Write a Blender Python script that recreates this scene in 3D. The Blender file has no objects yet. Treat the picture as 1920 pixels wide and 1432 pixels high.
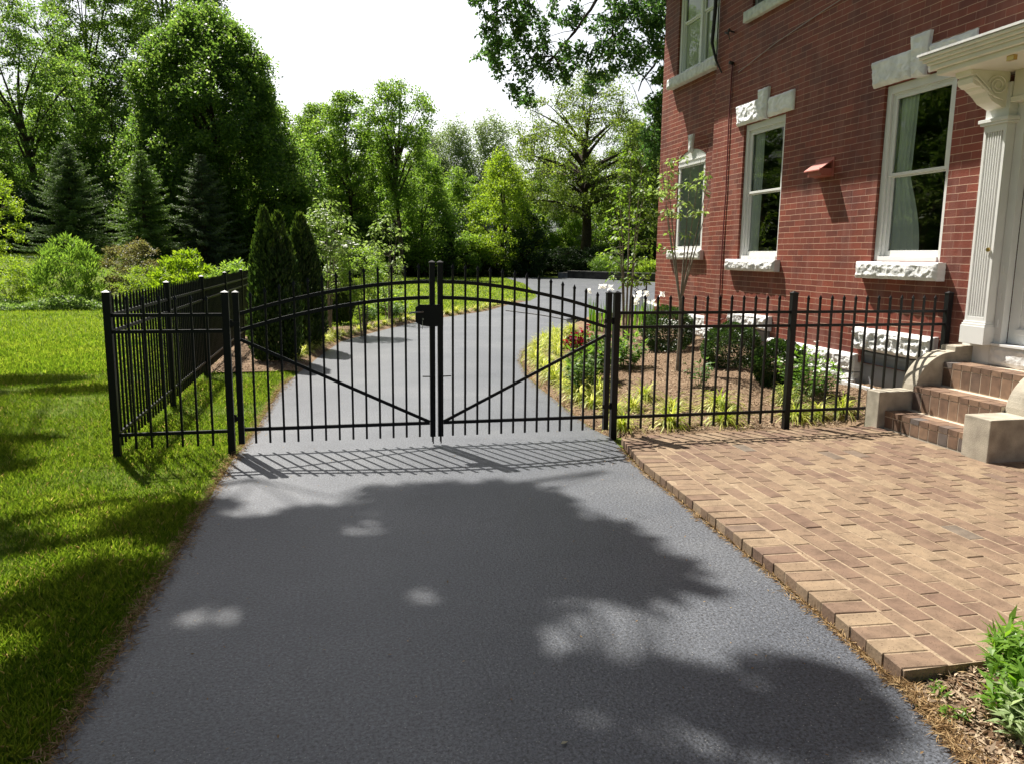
import bpy, math, random
import numpy as np
from mathutils import Vector, Matrix, noise as mnoise
from mathutils.geometry import tessellate_polygon
random.seed(7); rng = np.random.default_rng(11)
R = math.radians
C = bpy.context.scene.collection
scene = bpy.context.scene

# ------------------------------------------------------------------ camera, world, sun
CAMH = 1.84
cam_d = bpy.data.cameras.new("camera"); cam = bpy.data.objects.new("camera", cam_d); C.objects.link(cam)
cam_d.sensor_fit = 'HORIZONTAL'; cam_d.sensor_width = 36.0; cam_d.lens = 36.0 * 1460 / 1920
cam_d.clip_start = 0.05; cam_d.clip_end = 2000
yaw, pit, rol = R(12.85), R(9.2), R(0.66)
f = Vector((math.sin(yaw) * math.cos(pit), math.cos(yaw) * math.cos(pit), -math.sin(pit)))
rt = Vector((math.cos(yaw), -math.sin(yaw), 0)); up = rt.cross(f)
rt2 = rt * math.cos(rol) + up * math.sin(rol); up2 = -rt * math.sin(rol) + up * math.cos(rol)
M = Matrix((rt2, up2, -f)).transposed().to_4x4(); M.translation = Vector((0, 0, CAMH))
cam.matrix_world = M
scene.camera = cam

SUN_EL, SUN_AZ = R(55.8), R(-25.6)          # azimuth measured clockwise from +Y
world = bpy.data.worlds.new("World"); scene.world = world; world.use_nodes = True
wn = world.node_tree.nodes; wl = world.node_tree.links
bg = wn['Background']; sky = wn.new('ShaderNodeTexSky'); sky.sky_type = 'NISHITA'; sky.sun_disc = False
sky.sun_elevation = SUN_EL; sky.sun_rotation = SUN_AZ
sky.air_density = 1.0; sky.dust_density = 4.0; sky.ozone_density = 1.0; sky.altitude = 50
wl.new(sky.outputs[0], bg.inputs[0]); bg.inputs[1].default_value = 0.040
# bright milky haze low in the sky below the sun
tcw = wn.new('ShaderNodeTexCoord'); dp = wn.new('ShaderNodeVectorMath'); dp.operation = 'DOT_PRODUCT'
wl.new(tcw.outputs['Generated'], dp.inputs[0]); dp.inputs[1].default_value = (0.07, 0.96, 0.26)
cl_ = wn.new('ShaderNodeClamp'); wl.new(dp.outputs['Value'], cl_.inputs[0])
pw_ = wn.new('ShaderNodeMath'); pw_.operation = 'POWER'; wl.new(cl_.outputs[0], pw_.inputs[0]); pw_.inputs[1].default_value = 9.0
hz = wn.new('ShaderNodeMixRGB'); hz.blend_type = 'ADD'; hz.inputs[0].default_value = 1.0
hm = wn.new('ShaderNodeMixRGB'); hm.inputs[1].default_value = (0, 0, 0, 1); hm.inputs[2].default_value = (15.0, 14.9, 14.6, 1); wl.new(pw_.outputs[0], hm.inputs[0])
wl.new(sky.outputs[0], hz.inputs[1]); wl.new(hm.outputs[0], hz.inputs[2]); wl.new(hz.outputs[0], bg.inputs[0])
sun_d = bpy.data.lights.new("sun", 'SUN'); sun_d.energy = 5.0; sun_d.angle = R(0.53); sun_d.color = (1.0, 0.95, 0.86)
sun = bpy.data.objects.new("sun", sun_d); C.objects.link(sun)
sd = Vector((math.sin(SUN_AZ) * math.cos(SUN_EL), math.cos(SUN_AZ) * math.cos(SUN_EL), math.sin(SUN_EL)))
sun.rotation_euler = sd.to_track_quat('Z', 'Y').to_euler(); sun.location = (0, 0, 30)
scene.view_settings.view_transform = 'Standard'; scene.view_settings.look = 'None'
scene.view_settings.exposure = 1.0; scene.view_settings.gamma = 1.0
scene.cycles.max_bounces = 6; scene.cycles.transparent_max_bounces = 8
scene.cycles.diffuse_bounces = 3; scene.cycles.glossy_bounces = 3; scene.cycles.transmission_bounces = 4
scene.cycles.use_denoising = True

# ------------------------------------------------------------------ helpers
def tag(o, label=None, cat=None, group=None, kind=None):
    if label: o['label'] = label
    if cat: o['category'] = cat
    if group: o['group'] = group
    if kind: o['kind'] = kind
    return o
def thing(name, label, cat, loc=(0, 0, 0), rotz=0, group=None):
    o = bpy.data.objects.new(name, None); C.objects.link(o); o.empty_display_size = 0.2
    o.location = loc; o.rotation_euler = (0, 0, rotz)
    return tag(o, label, cat, group)
def child(o, parent):
    o.parent = parent; return o

class MB:
    def __init__(s): s.v = []; s.f = []; s.n = 0
    def add(s, vs, fs):
        s.v.extend([tuple(p) for p in vs]); s.f.extend([tuple(i + s.n for i in q) for q in fs]); s.n += len(vs); return s
    def box(s, a, b):
        x0, y0, z0 = a; x1, y1, z1 = b
        return s.add([(x0,y0,z0),(x1,y0,z0),(x1,y1,z0),(x0,y1,z0),(x0,y0,z1),(x1,y0,z1),(x1,y1,z1),(x0,y1,z1)],
            [(0,3,2,1),(4,5,6,7),(0,1,5,4),(1,2,6,5),(2,3,7,6),(3,0,4,7)])
    def bar(s, p, q, w, h, upv=(0, 0, 1)):
        p = Vector(p); q = Vector(q); d = (q - p).normalized(); u = Vector(upv)
        sd_ = d.cross(u)
        if sd_.length < 1e-4: sd_ = d.cross(Vector((1, 0, 0)))
        sd_.normalize(); u = sd_.cross(d).normalized(); o = []
        for c in (p, q):
            for a_, b_ in ((-1,-1),(1,-1),(1,1),(-1,1)): o.append(c + sd_ * a_ * w / 2 + u * b_ * h / 2)
        return s.add(o, [(3,2,1,0),(4,5,6,7),(0,1,5,4),(1,2,6,5),(2,3,7,6),(3,0,4,7)])
    def tube(s, pts, rs, k=6, caps=True):
        pts = [Vector(p) for p in pts]
        if not hasattr(rs, '__len__'): rs = [rs] * len(pts)
        base = s.n; vs = []; t0 = (pts[1] - pts[0]).normalized()
        a = t0.orthogonal().normalized()
        for i, p in enumerate(pts):
            t = (pts[min(i+1, len(pts)-1)] - pts[max(i-1, 0)])
            t = t.normalized() if t.length > 1e-9 else t0
            a = (a - t * a.dot(t)); a = a.normalized() if a.length > 1e-6 else t.orthogonal().normalized()
            b = t.cross(a)
            for j in range(k):
                an = 2 * math.pi * j / k; vs.append(p + (a * math.cos(an) + b * math.sin(an)) * rs[i])
        fs = [(i*k+j, i*k+(j+1) % k, (i+1)*k+(j+1) % k, (i+1)*k+j) for i in range(len(pts)-1) for j in range(k)]
        if caps: fs += [tuple(range(k-1, -1, -1)), tuple((len(pts)-1)*k + j for j in range(k))]
        return s.add(vs, fs)
    def prism(s, poly, axis, a, b):
        """poly of 2-D points; axis 'x','y','z' extruded from a to b"""
        n = len(poly); vs = []
        for t in (a, b):
            for (u, v) in poly: vs.append({'x': (t, u, v), 'y': (u, t, v), 'z': (u, v, t)}[axis])
        fs = [(i, (i+1) % n, n+(i+1) % n, n+i) for i in range(n)] + [tuple(range(n-1, -1, -1)), tuple(range(n, 2*n))]
        return s.add(vs, fs)
    def build(s, name, mat, parent=None, smooth=False, bevel=0, recalc=True):
        me = bpy.data.meshes.new(name); me.from_pydata(s.v, [], s.f); me.materials.append(mat); me.update()
        if recalc:
            import bmesh
            bm = bmesh.new(); bm.from_mesh(me); bmesh.ops.recalc_face_normals(bm, faces=bm.faces)
            bm.to_mesh(me); bm.free()
        if smooth: me.polygons.foreach_set('use_smooth', [True] * len(me.polygons))
        o = bpy.data.objects.new(name, me); C.objects.link(o)
        if parent: o.parent = parent
        if bevel:
            m = o.modifiers.new('b', 'BEVEL'); m.width = bevel; m.segments = 2; m.limit_method = 'ANGLE'
        return o

def quads_mesh(name, V, mat, tone=None, parent=None, nv=4):
    """V: (n, nv, 3) array of separate n-gons, tone: per face float"""
    n = V.shape[0]
    me = bpy.data.meshes.new(name)
    me.vertices.add(n * nv); me.vertices.foreach_set('co', V.reshape(-1).astype(np.float32))
    me.loops.add(n * nv); me.loops.foreach_set('vertex_index', np.arange(n * nv, dtype=np.int32))
    me.polygons.add(n); me.polygons.foreach_set('loop_start', np.arange(0, n * nv, nv, dtype=np.int32))
    me.polygons.foreach_set('loop_total', np.full(n, nv, dtype=np.int32))
    me.materials.append(mat)
    me.update(calc_edges=True)
    if tone is not None:
        at = me.attributes.new('tone', 'FLOAT', 'FACE'); at.data.foreach_set('value', tone.astype(np.float32))
    o = bpy.data.objects.new(name, me); C.objects.link(o)
    if parent: o.parent = parent
    return o

def norm(a): return a / np.maximum(np.linalg.norm(a, axis=-1, keepdims=True), 1e-9)
def leaf_quads(P, size, aspect=0.5, upb=0.6, dirs=None, fold=0.15, rg=None):
    """diamond leaves at P, pointing along dirs (random if None), normals biased up"""
    rg = rg or rng; n = len(P)
    d = norm(rg.normal(size=(n, 3))) if dirs is None else norm(dirs)
    nr = rg.normal(size=(n, 3)); nr[:, 2] += upb * 2.0; nr = nr - d * (nr * d).sum(1, keepdims=True); nr = norm(nr)
    s = np.cross(d, nr); L = (size * rg.uniform(0.65, 1.25, n))[:, None]; W = L * aspect
    V = np.stack([P, P + d * L * .45 + s * W * .5 + nr * L * fold, P + d * L, P + d * L * .45 - s * W * .5 + nr * L * fold], 1)
    return V

# ------------------------------------------------------------------ materials
def newmat(name):
    m = bpy.data.materials.new(name); m.use_nodes = True; nt = m.node_tree
    return m, nt, nt.nodes, nt.links, nt.nodes['Principled BSDF']
def ramp(nodes, stops):
    r = nodes.new('ShaderNodeValToRGB'); e = r.color_ramp.elements
    while len(e) < len(stops): e.new(0.5)
    for el, (p, c) in zip(e, stops): el.position = p; el.color = (*c, 1) if len(c) == 3 else c
    return r
def simple(name, col, rough=0.6, spec=0.5, metal=0.0, nscale=0, namt=0.15, bump=0, bscale=50):
    m, nt, N, L, b = newmat(name)
    b.inputs['Roughness'].default_value = rough; b.inputs['Metallic'].default_value = metal
    b.inputs['Specular IOR Level'].default_value = spec; b.inputs['Base Color'].default_value = (*col, 1)
    tc = N.new('ShaderNodeTexCoord')
    if nscale:
        t = N.new('ShaderNodeTexNoise'); t.inputs['Scale'].default_value = nscale; t.inputs['Detail'].default_value = 6
        L.new(tc.outputs['Object'], t.inputs['Vector'])
        r = ramp(N, [(0.3, tuple(c * (1 - namt) for c in col)), (0.7, tuple(min(1, c * (1 + namt)) for c in col))])
        L.new(t.outputs['Fac'], r.inputs[0]); L.new(r.outputs[0], b.inputs['Base Color'])
    if bump:
        t2 = N.new('ShaderNodeTexNoise'); t2.inputs['Scale'].default_value = bscale; t2.inputs['Detail'].default_value = 8
        L.new(tc.outputs['Object'], t2.inputs['Vector'])
        bp = N.new('ShaderNodeBump'); bp.inputs['Strength'].default_value = bump; bp.inputs['Distance'].default_value = 0.01
        L.new(t2.outputs['Fac'], bp.inputs['Height']); L.new(bp.outputs[0], b.inputs['Normal'])
    return m
def leafmat(name, dark, mid, light, trans=0.45, rough=0.5, spec=0.35, tcol=None):
    m, nt, N, L, b = newmat(name)
    at = N.new('ShaderNodeAttribute'); at.attribute_name = 'tone'
    r = ramp(N, [(0.0, dark), (0.5, mid), (1.0, light)]); L.new(at.outputs['Fac'], r.inputs[0])
    L.new(r.outputs[0], b.inputs['Base Color']); b.inputs['Roughness'].default_value = rough
    b.inputs['Specular IOR Level'].default_value = spec
    tr = N.new('ShaderNodeBsdfTranslucent')
    hs = N.new('ShaderNodeHueSaturation'); hs.inputs['Hue'].default_value = 0.495; hs.inputs['Saturation'].default_value = 1.1
    hs.inputs['Value'].default_value = 1.85; L.new(r.outputs[0], hs.inputs['Color']); L.new(hs.outputs[0], tr.inputs[0])
    mx = N.new('ShaderNodeMixShader'); mx.inputs[0].default_value = trans
    L.new(b.outputs[0], mx.inputs[1]); L.new(tr.outputs[0], mx.inputs[2])
    L.new(mx.outputs[0], N['Material Output'].inputs['Surface'])
    return m

M_black = simple('black_metal', (0.006, 0.006, 0.0065), 0.45, 0.3)
M_dark_iron = simple('dark_iron', (0.02, 0.02, 0.022), 0.5)
M_white = simple('white_paint', (0.74, 0.74, 0.72), 0.45, 0.4, nscale=3, namt=0.05)
M_cream = simple('cream_paint', (0.78, 0.75, 0.66), 0.5, 0.4, nscale=4, namt=0.05)
M_stone = simple('white_painted_stone', (0.66, 0.66, 0.65), 0.6, 0.4, nscale=6, namt=0.14, bump=0.3, bscale=70)
M_greystone = simple('grey_stone', (0.66, 0.68, 0.69), 0.7, 0.3, nscale=9, namt=0.2, bump=0.6, bscale=30)
M_concrete = simple('concrete', (0.40, 0.36, 0.29), 0.88, 0.2, nscale=7, namt=0.28, bump=0.5, bscale=110)
M_curtain = simple('curtain_or_fill', (0.88, 0.88, 0.86), 0.9)
M_interior = simple('interior', (0.10, 0.09, 0.08), 0.9)
M_blind = simple('blind', (0.88, 0.88, 0.85), 0.7)
M_brass = simple('brass', (0.6, 0.42, 0.15), 0.3, metal=1.0)
M_red = simple('red_painted_metal', (0.42, 0.13, 0.10), 0.5)
M_darkred = simple('dark_red_metal', (0.16, 0.03, 0.03), 0.6)
M_bark = simple('bark', (0.07, 0.055, 0.042), 0.95, 0.1, nscale=8, namt=0.4, bump=0.8, bscale=20)
M_bark_light = simple('grey_bark', (0.22, 0.19, 0.15), 0.9, 0.2, nscale=14, namt=0.3, bump=0.4, bscale=40)
M_roof = simple('roof_slate', (0.07, 0.07, 0.08), 0.8)
M_shed = simple('pale_siding', (0.42, 0.44, 0.46), 0.8, nscale=2, namt=0.1)
M_shedroof = simple('grey_shingles', (0.30, 0.32, 0.35), 0.9, nscale=3, namt=0.15)
M_greypanel = simple('grey_panel', (0.22, 0.23, 0.25), 0.6)
M_rubber = simple('black_cable', (0.015, 0.015, 0.015), 0.6)
M_pot = simple('brown_pot', (0.13, 0.08, 0.055), 0.8, nscale=12, namt=0.2)

def glass_mat(name, tint=(1, 1, 1)):
    m, nt, N, L, b = newmat(name); N.remove(b)
    tr = N.new('ShaderNodeBsdfTransparent'); tr.inputs[0].default_value = (*tint, 1)
    gl = N.new('ShaderNodeBsdfGlossy'); gl.inputs['Roughness'].default_value = 0.0
    fr = N.new('ShaderNodeFresnel'); fr.inputs['IOR'].default_value = 1.65
    mx = N.new('ShaderNodeMixShader')
    tc = N.new('ShaderNodeTexCoord'); t = N.new('ShaderNodeTexNoise'); t.inputs['Scale'].default_value = 2.2
    L.new(tc.outputs['Object'], t.inputs['Vector'])
    bp = N.new('ShaderNodeBump'); bp.inputs['Strength'].default_value = 0.10; bp.inputs['Distance'].default_value = 0.02
    L.new(t.outputs['Fac'], bp.inputs['Height']); L.new(bp.outputs[0], gl.inputs['Normal'])
    L.new(fr.outputs[0], mx.inputs[0]); L.new(tr.outputs[0], mx.inputs[1]); L.new(gl.outputs[0], mx.inputs[2])
    L.new(mx.outputs[0], N['Material Output'].inputs['Surface'])
    return m
M_glass = glass_mat('window_glass', (0.93, 0.96, 0.94))

def brick_wall_mat():
    m, nt, N, L, b = newmat('red_brick')
    tc = N.new('ShaderNodeTexCoord'); sp = N.new('ShaderNodeSeparateXYZ'); L.new(tc.outputs['Object'], sp.inputs[0])
    nz = N.new('ShaderNodeTexNoise'); nz.inputs['Scale'].default_value = 3.5; nz.inputs['Detail'].default_value = 3
    L.new(tc.outputs['Object'], nz.inputs['Vector'])
    ma = N.new('ShaderNodeMath'); ma.operation = 'MULTIPLY_ADD'; ma.inputs[1].default_value = 0.012; L.new(nz.outputs['Fac'], ma.inputs[0]); L.new(sp.outputs['Z'], ma.inputs[2])
    ad = N.new('ShaderNodeMath'); ad.operation = 'ADD'; L.new(sp.outputs['Y'], ad.inputs[0]); L.new(sp.outputs['X'], ad.inputs[1])
    cb = N.new('ShaderNodeCombineXYZ'); L.new(ad.outputs[0], cb.inputs[0]); L.new(ma.outputs[0], cb.inputs[1])
    bt = N.new('ShaderNodeTexBrick'); L.new(cb.outputs[0], bt.inputs['Vector'])
    bt.inputs['Scale'].default_value = 1.0; bt.inputs['Brick Width'].default_value = 0.262; bt.inputs['Row Height'].default_value = 0.086
    bt.inputs['Mortar Size'].default_value = 0.0042; bt.inputs['Mortar Smooth'].default_value = 0.3; bt.inputs['Bias'].default_value = 0.0
    bt.offset = 0.5; bt.squash = 0.62; bt.squash_frequency = 6
    bt.inputs['Color1'].default_value = (0.235, 0.054, 0.031, 1); bt.inputs['Color2'].default_value = (0.145, 0.035, 0.023, 1)
    bt.inputs['Mortar'].default_value = (0.48, 0.31, 0.22, 1)
    rw = N.new('ShaderNodeMath'); rw.operation = 'DIVIDE'; L.new(ma.outputs[0], rw.inputs[0]); rw.inputs[1].default_value = 0.086
    fr_ = N.new('ShaderNodeMath'); fr_.operation = 'FRACT'; L.new(rw.outputs[0], fr_.inputs[0])
    pp = N.new('ShaderNodeMath'); pp.operation = 'PINGPONG'; L.new(fr_.outputs[0], pp.inputs[0]); pp.inputs[1].default_value = 0.5
    vj = N.new('ShaderNodeMath'); vj.operation = 'GREATER_THAN'; L.new(pp.outputs[0], vj.inputs[0]); vj.inputs[1].default_value = 0.085
    vf = N.new('ShaderNodeMath'); vf.operation = 'MULTIPLY'; L.new(vj.outputs[0], vf.inputs[0]); L.new(bt.outputs['Fac'], vf.inputs[1])
    vk = N.new('ShaderNodeMath'); vk.operation = 'MULTIPLY'; L.new(vf.outputs[0], vk.inputs[0]); vk.inputs[1].default_value = 0.62
    vmx = N.new('ShaderNodeMixRGB'); L.new(vk.outputs[0], vmx.inputs[0]); L.new(bt.outputs['Color'], vmx.inputs[1]); vmx.inputs[2].default_value = (0.19, 0.05, 0.035, 1)
    # large blotches of weathering
    n2 = N.new('ShaderNodeTexNoise'); n2.inputs['Scale'].default_value = 1.1; n2.inputs['Detail'].default_value = 7; n2.inputs['Roughness'].default_value = 0.65
    L.new(tc.outputs['Object'], n2.inputs['Vector'])
    r2 = ramp(N, [(0.32, (0.60, 0.58, 0.66)), (0.5, (1, .98, .96)), (0.72, (1.18, 1.12, 1.05))]); L.new(n2.outputs['Fac'], r2.inputs[0])
    mx = N.new('ShaderNodeMixRGB'); mx.blend_type = 'MULTIPLY'; mx.inputs[0].default_value = 1.0
    L.new(vmx.outputs[0], mx.inputs[1]); L.new(r2.outputs[0], mx.inputs[2])
    # chalky bloom streaks
    mp = N.new('ShaderNodeMapping'); mp.inputs['Scale'].default_value = (3, 3, 0.6); L.new(tc.outputs['Object'], mp.inputs[0])
    n3 = N.new('ShaderNodeTexNoise'); n3.inputs['Scale'].default_value = 1.3; n3.inputs['Detail'].default_value = 6; L.new(mp.outputs[0], n3.inputs['Vector'])
    r3 = ramp(N, [(0.50, (0, 0, 0)), (0.72, (0.42, 0.42, 0.42))]); L.new(n3.outputs['Fac'], r3.inputs[0])
    mx2 = N.new('ShaderNodeMixRGB'); L.new(r3.outputs[0], mx2.inputs[0]); L.new(mx.outputs[0], mx2.inputs[1]); mx2.inputs[2].default_value = (0.30, 0.15, 0.12, 1)
    L.new(mx2.outputs[0], b.inputs['Base Color']); b.inputs['Roughness'].default_value = 0.62; b.inputs['Specular IOR Level'].default_value = 0.4
    n4 = N.new('ShaderNodeTexNoise'); n4.inputs['Scale'].default_value = 45; n4.inputs['Detail'].default_value = 5; L.new(tc.outputs['Object'], n4.inputs['Vector'])
    hh = N.new('ShaderNodeMath'); hh.operation = 'MULTIPLY_ADD'; L.new(bt.outputs['Fac'], hh.inputs[0]); hh.inputs[1].default_value = 0.8; L.new(n4.outputs['Fac'], hh.inputs[2])
    bp = N.new('ShaderNodeBump'); bp.inputs['Strength'].default_value = 0.35; bp.inputs['Distance'].default_value = 0.006
    L.new(hh.outputs[0], bp.inputs['Height']); L.new(bp.outputs[0], b.inputs['Normal'])
    return m
M_brick = brick_wall_mat()

def asphalt_mat():
    m, nt, N, L, b = newmat('asphalt'); tc = N.new('ShaderNodeTexCoord')
    n1 = N.new('ShaderNodeTexNoise'); n1.inputs['Scale'].default_value = 0.55; n1.inputs['Detail'].default_value = 8; n1.inputs['Roughness'].default_value = 0.62
    L.new(tc.outputs['Object'], n1.inputs['Vector'])
    r1 = ramp(N, [(0.32, (0.050, 0.056, 0.069)), (0.5, (0.068, 0.074, 0.087)), (0.7, (0.098, 0.103, 0.113))]); L.new(n1.outputs['Fac'], r1.inputs[0])
    n2 = N.new('ShaderNodeTexNoise'); n2.inputs['Scale'].default_value = 62; n2.inputs['Detail'].default_value = 6; n2.inputs['Roughness'].default_value = 0.85; L.new(tc.outputs['Object'], n2.inputs['Vector'])
    r2 = ramp(N, [(0.39, (0.10, 0.10, 0.11)), (0.47, (0.80, 0.80, 0.80)), (0.60, (1.95, 1.95, 1.95))]); L.new(n2.outputs['Fac'], r2.inputs[0])
    mx = N.new('ShaderNodeMixRGB'); mx.blend_type = 'MULTIPLY'; mx.inputs[0].default_value = 1.0; L.new(r1.outputs[0], mx.inputs[1]); L.new(r2.outputs[0], mx.inputs[2])
    st = N.new('ShaderNodeTexNoise'); st.inputs['Scale'].default_value = 2.6; st.inputs['Detail'].default_value = 9; st.inputs['Roughness'].default_value = 0.7; st.inputs['Distortion'].default_value = 0.6
    L.new(tc.outputs['Object'], st.inputs['Vector']); rs_ = ramp(N, [(0.30, (0.72, 0.72, 0.74)), (0.45, (1, 1, 1)), (0.62, (1.0, 1.0, 1.0)), (0.74, (1.35, 1.33, 1.28))]); L.new(st.outputs['Fac'], rs_.inputs[0])
    ms_ = N.new('ShaderNodeMixRGB'); ms_.blend_type = 'MULTIPLY'; ms_.inputs[0].default_value = 1.0; L.new(mx.outputs[0], ms_.inputs[1]); L.new(rs_.outputs[0], ms_.inputs[2]); mx = ms_
    vo = N.new('ShaderNodeTexVoronoi'); vo.inputs['Scale'].default_value = 95; L.new(tc.outputs['Object'], vo.inputs['Vector'])
    lt = N.new('ShaderNodeMath'); lt.operation = 'LESS_THAN'; lt.inputs[1].default_value = 0.24; L.new(vo.outputs['Distance'], lt.inputs[0])
    sp = N.new('ShaderNodeSeparateColor'); L.new(vo.outputs['Color'], sp.inputs[0])
    gt = N.new('ShaderNodeMath'); gt.operation = 'GREATER_THAN'; gt.inputs[1].default_value = 0.93; L.new(sp.outputs[0], gt.inputs[0])
    mu = N.new('ShaderNodeMath'); mu.operation = 'MULTIPLY'; L.new(lt.outputs[0], mu.inputs[0]); L.new(gt.outputs[0], mu.inputs[1])
    mx2 = N.new('ShaderNodeMixRGB'); L.new(mu.outputs[0], mx2.inputs[0]); L.new(mx.outputs[0], mx2.inputs[1]); mx2.inputs[2].default_value = (0.32, 0.31, 0.29, 1)
    L.new(mx2.outputs[0], b.inputs['Base Color']); b.inputs['Roughness'].default_value = 0.5; b.inputs['Specular IOR Level'].default_value = 0.6
    v2 = N.new('ShaderNodeTexVoronoi'); v2.inputs['Scale'].default_value = 85; L.new(tc.outputs['Object'], v2.inputs['Vector'])
    ad = N.new('ShaderNodeMath'); ad.operation = 'ADD'; L.new(n2.outputs['Fac'], ad.inputs[0]); L.new(v2.outputs['Distance'], ad.inputs[1])
    bp = N.new('ShaderNodeBump'); bp.inputs['Strength'].default_value = 0.55; bp.inputs['Distance'].default_value = 0.003
    L.new(ad.outputs[0], bp.inputs['Height']); L.new(bp.outputs[0], b.inputs['Normal'])
    return m
M_asphalt = asphalt_mat()

def ground_mat(name, stops, sc, fine, fstops, bump=0.8, bd=0.03, rough=0.9):
    m, nt, N, L, b = newmat(name); tc = N.new('ShaderNodeTexCoord')
    n1 = N.new('ShaderNodeTexNoise'); n1.inputs['Scale'].default_value = sc; n1.inputs['Detail'].default_value = 7; L.new(tc.outputs['Object'], n1.inputs['Vector'])
    r1 = ramp(N, stops); L.new(n1.outputs['Fac'], r1.inputs[0])
    n2 = N.new('ShaderNodeTexNoise'); n2.inputs['Scale'].default_value = fine; n2.inputs['Detail'].default_value = 6; L.new(tc.outputs['Object'], n2.inputs['Vector'])
    r2 = ramp(N, fstops); L.new(n2.outputs['Fac'], r2.inputs[0])
    mx = N.new('ShaderNodeMixRGB'); mx.blend_type = 'MULTIPLY'; mx.inputs[0].default_value = 1; L.new(r1.outputs[0], mx.inputs[1]); L.new(r2.outputs[0], mx.inputs[2])
    L.new(mx.outputs[0], b.inputs['Base Color']); b.inputs['Roughness'].default_value = rough; b.inputs['Specular IOR Level'].default_value = 0.15
    bp = N.new('ShaderNodeBump'); bp.inputs['Strength'].default_value = bump; bp.inputs['Distance'].default_value = bd
    L.new(n2.outputs['Fac'], bp.inputs['Height']); L.new(bp.outputs[0], b.inputs['Normal'])
    return m
M_lawn = ground_mat('lawn_ground', [(0.3, (0.085, 0.125, 0.015)), (0.7, (0.13, 0.175, 0.02))], 0.6, 30, [(0.3, (0.55, 0.55, 0.5)), (0.7, (1.3, 1.25, 1.2))])
M_mulch = ground_mat('mulch', [(0.3, (0.17, 0.115, 0.075)), (0.7, (0.28, 0.20, 0.135))], 1.6, 60, [(0.3, (0.5, 0.48, 0.45)), (0.7, (1.45, 1.4, 1.35))], 1.0, 0.03)
M_chip = leafmat('mulch_chips', (0.10, 0.065, 0.04), (0.28, 0.20, 0.135), (0.46, 0.36, 0.25), trans=0.0, rough=0.9, spec=0.1)
M_straw = leafmat('dry_thatch', (0.15, 0.09, 0.045), (0.28, 0.18, 0.085), (0.44, 0.32, 0.17), trans=0.15, rough=0.9, spec=0.1)
M_grass = leafmat_straw = leafmat('grass_blades', (0.075, 0.140, 0.020), (0.145, 0.225, 0.030), (0.26, 0.32, 0.055), trans=0.5, rough=0.5, spec=0.3)

_g = [n for n in M_grass.node_tree.nodes if n.type == 'VALTORGB'][0].color_ramp.elements
_g[2].position = 0.93; _e = _g.new(1.0); _e.color = (0.42, 0.33, 0.14, 1)
def paver_mat():
    m, nt, N, L, b = newmat('clay_pavers'); tc = N.new('ShaderNodeTexCoord')
    at = N.new('ShaderNodeAttribute'); at.attribute_name = 'tone'
    r = ramp(N, [(0.0, (0.145, 0.122, 0.098)), (0.08, (0.155, 0.122, 0.094)), (0.12, (0.160, 0.102, 0.073)), (0.5, (0.200, 0.138, 0.093)), (0.8, (0.232, 0.166, 0.108)), (1.0, (0.252, 0.186, 0.122))])
    L.new(at.outputs['Fac'], r.inputs[0])
    n = N.new('ShaderNodeTexNoise'); n.inputs['Scale'].default_value = 9; n.inputs['Detail'].default_value = 8; n.inputs['Roughness'].default_value = 0.7; L.new(tc.outputs['Object'], n.inputs['Vector'])
    r2 = ramp(N, [(0.3, (0.62, 0.60, 0.58)), (0.5, (.98, .97, .96)), (0.7, (1.22, 1.20, 1.16))]); L.new(n.outputs['Fac'], r2.inputs[0])
    mx = N.new('ShaderNodeMixRGB'); mx.blend_type = 'MULTIPLY'; mx.inputs[0].default_value = 1; L.new(r.outputs[0], mx.inputs[1]); L.new(r2.outputs[0], mx.inputs[2])
    vo = N.new('ShaderNodeTexVoronoi'); vo.inputs['Scale'].default_value = 75; L.new(tc.outputs['Object'], vo.inputs['Vector'])
    lt = N.new('ShaderNodeMath'); lt.operation = 'LESS_THAN'; lt.inputs[1].default_value = 0.24; L.new(vo.outputs['Distance'], lt.inputs[0])
    sp = N.new('ShaderNodeSeparateColor'); L.new(vo.outputs['Color'], sp.inputs[0])
    gt = N.new('ShaderNodeMath'); gt.operation = 'GREATER_THAN'; gt.inputs[1].default_value = 0.55; L.new(sp.outputs[0], gt.inputs[0])
    mu = N.new('ShaderNodeMath'); mu.operation = 'MULTIPLY'; L.new(lt.outputs[0], mu.inputs[0]); L.new(gt.outputs[0], mu.inputs[1])
    mx2 = N.new('ShaderNodeMixRGB'); L.new(mu.outputs[0], mx2.inputs[0]); L.new(mx.outputs[0], mx2.inputs[1]); mx2.inputs[2].default_value = (0.10, 0.06, 0.04, 1)
    L.new(mx2.outputs[0], b.inputs['Base Color']); b.inputs['Roughness'].default_value = 0.8; b.inputs['Specular IOR Level'].default_value = 0.25
    n3 = N.new('ShaderNodeTexNoise'); n3.inputs['Scale'].default_value = 60; n3.inputs['Detail'].default_value = 6; L.new(tc.outputs['Object'], n3.inputs['Vector'])
    bp = N.new('ShaderNodeBump'); bp.inputs['Strength'].default_value = 0.5; bp.inputs['Distance'].default_value = 0.004
    L.new(n3.outputs['Fac'], bp.inputs['Height']); L.new(bp.outputs[0], b.inputs['Normal'])
    return m
M_paver = paver_mat()
M_mortar = simple('sand_joint', (0.30, 0.225, 0.155), 0.95, 0.1, nscale=30, namt=0.25, bump=0.6, bscale=90)
M_stepmortar = simple('step_mortar', (0.56, 0.47, 0.37), 0.95, 0.1)
M_step = None
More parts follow.
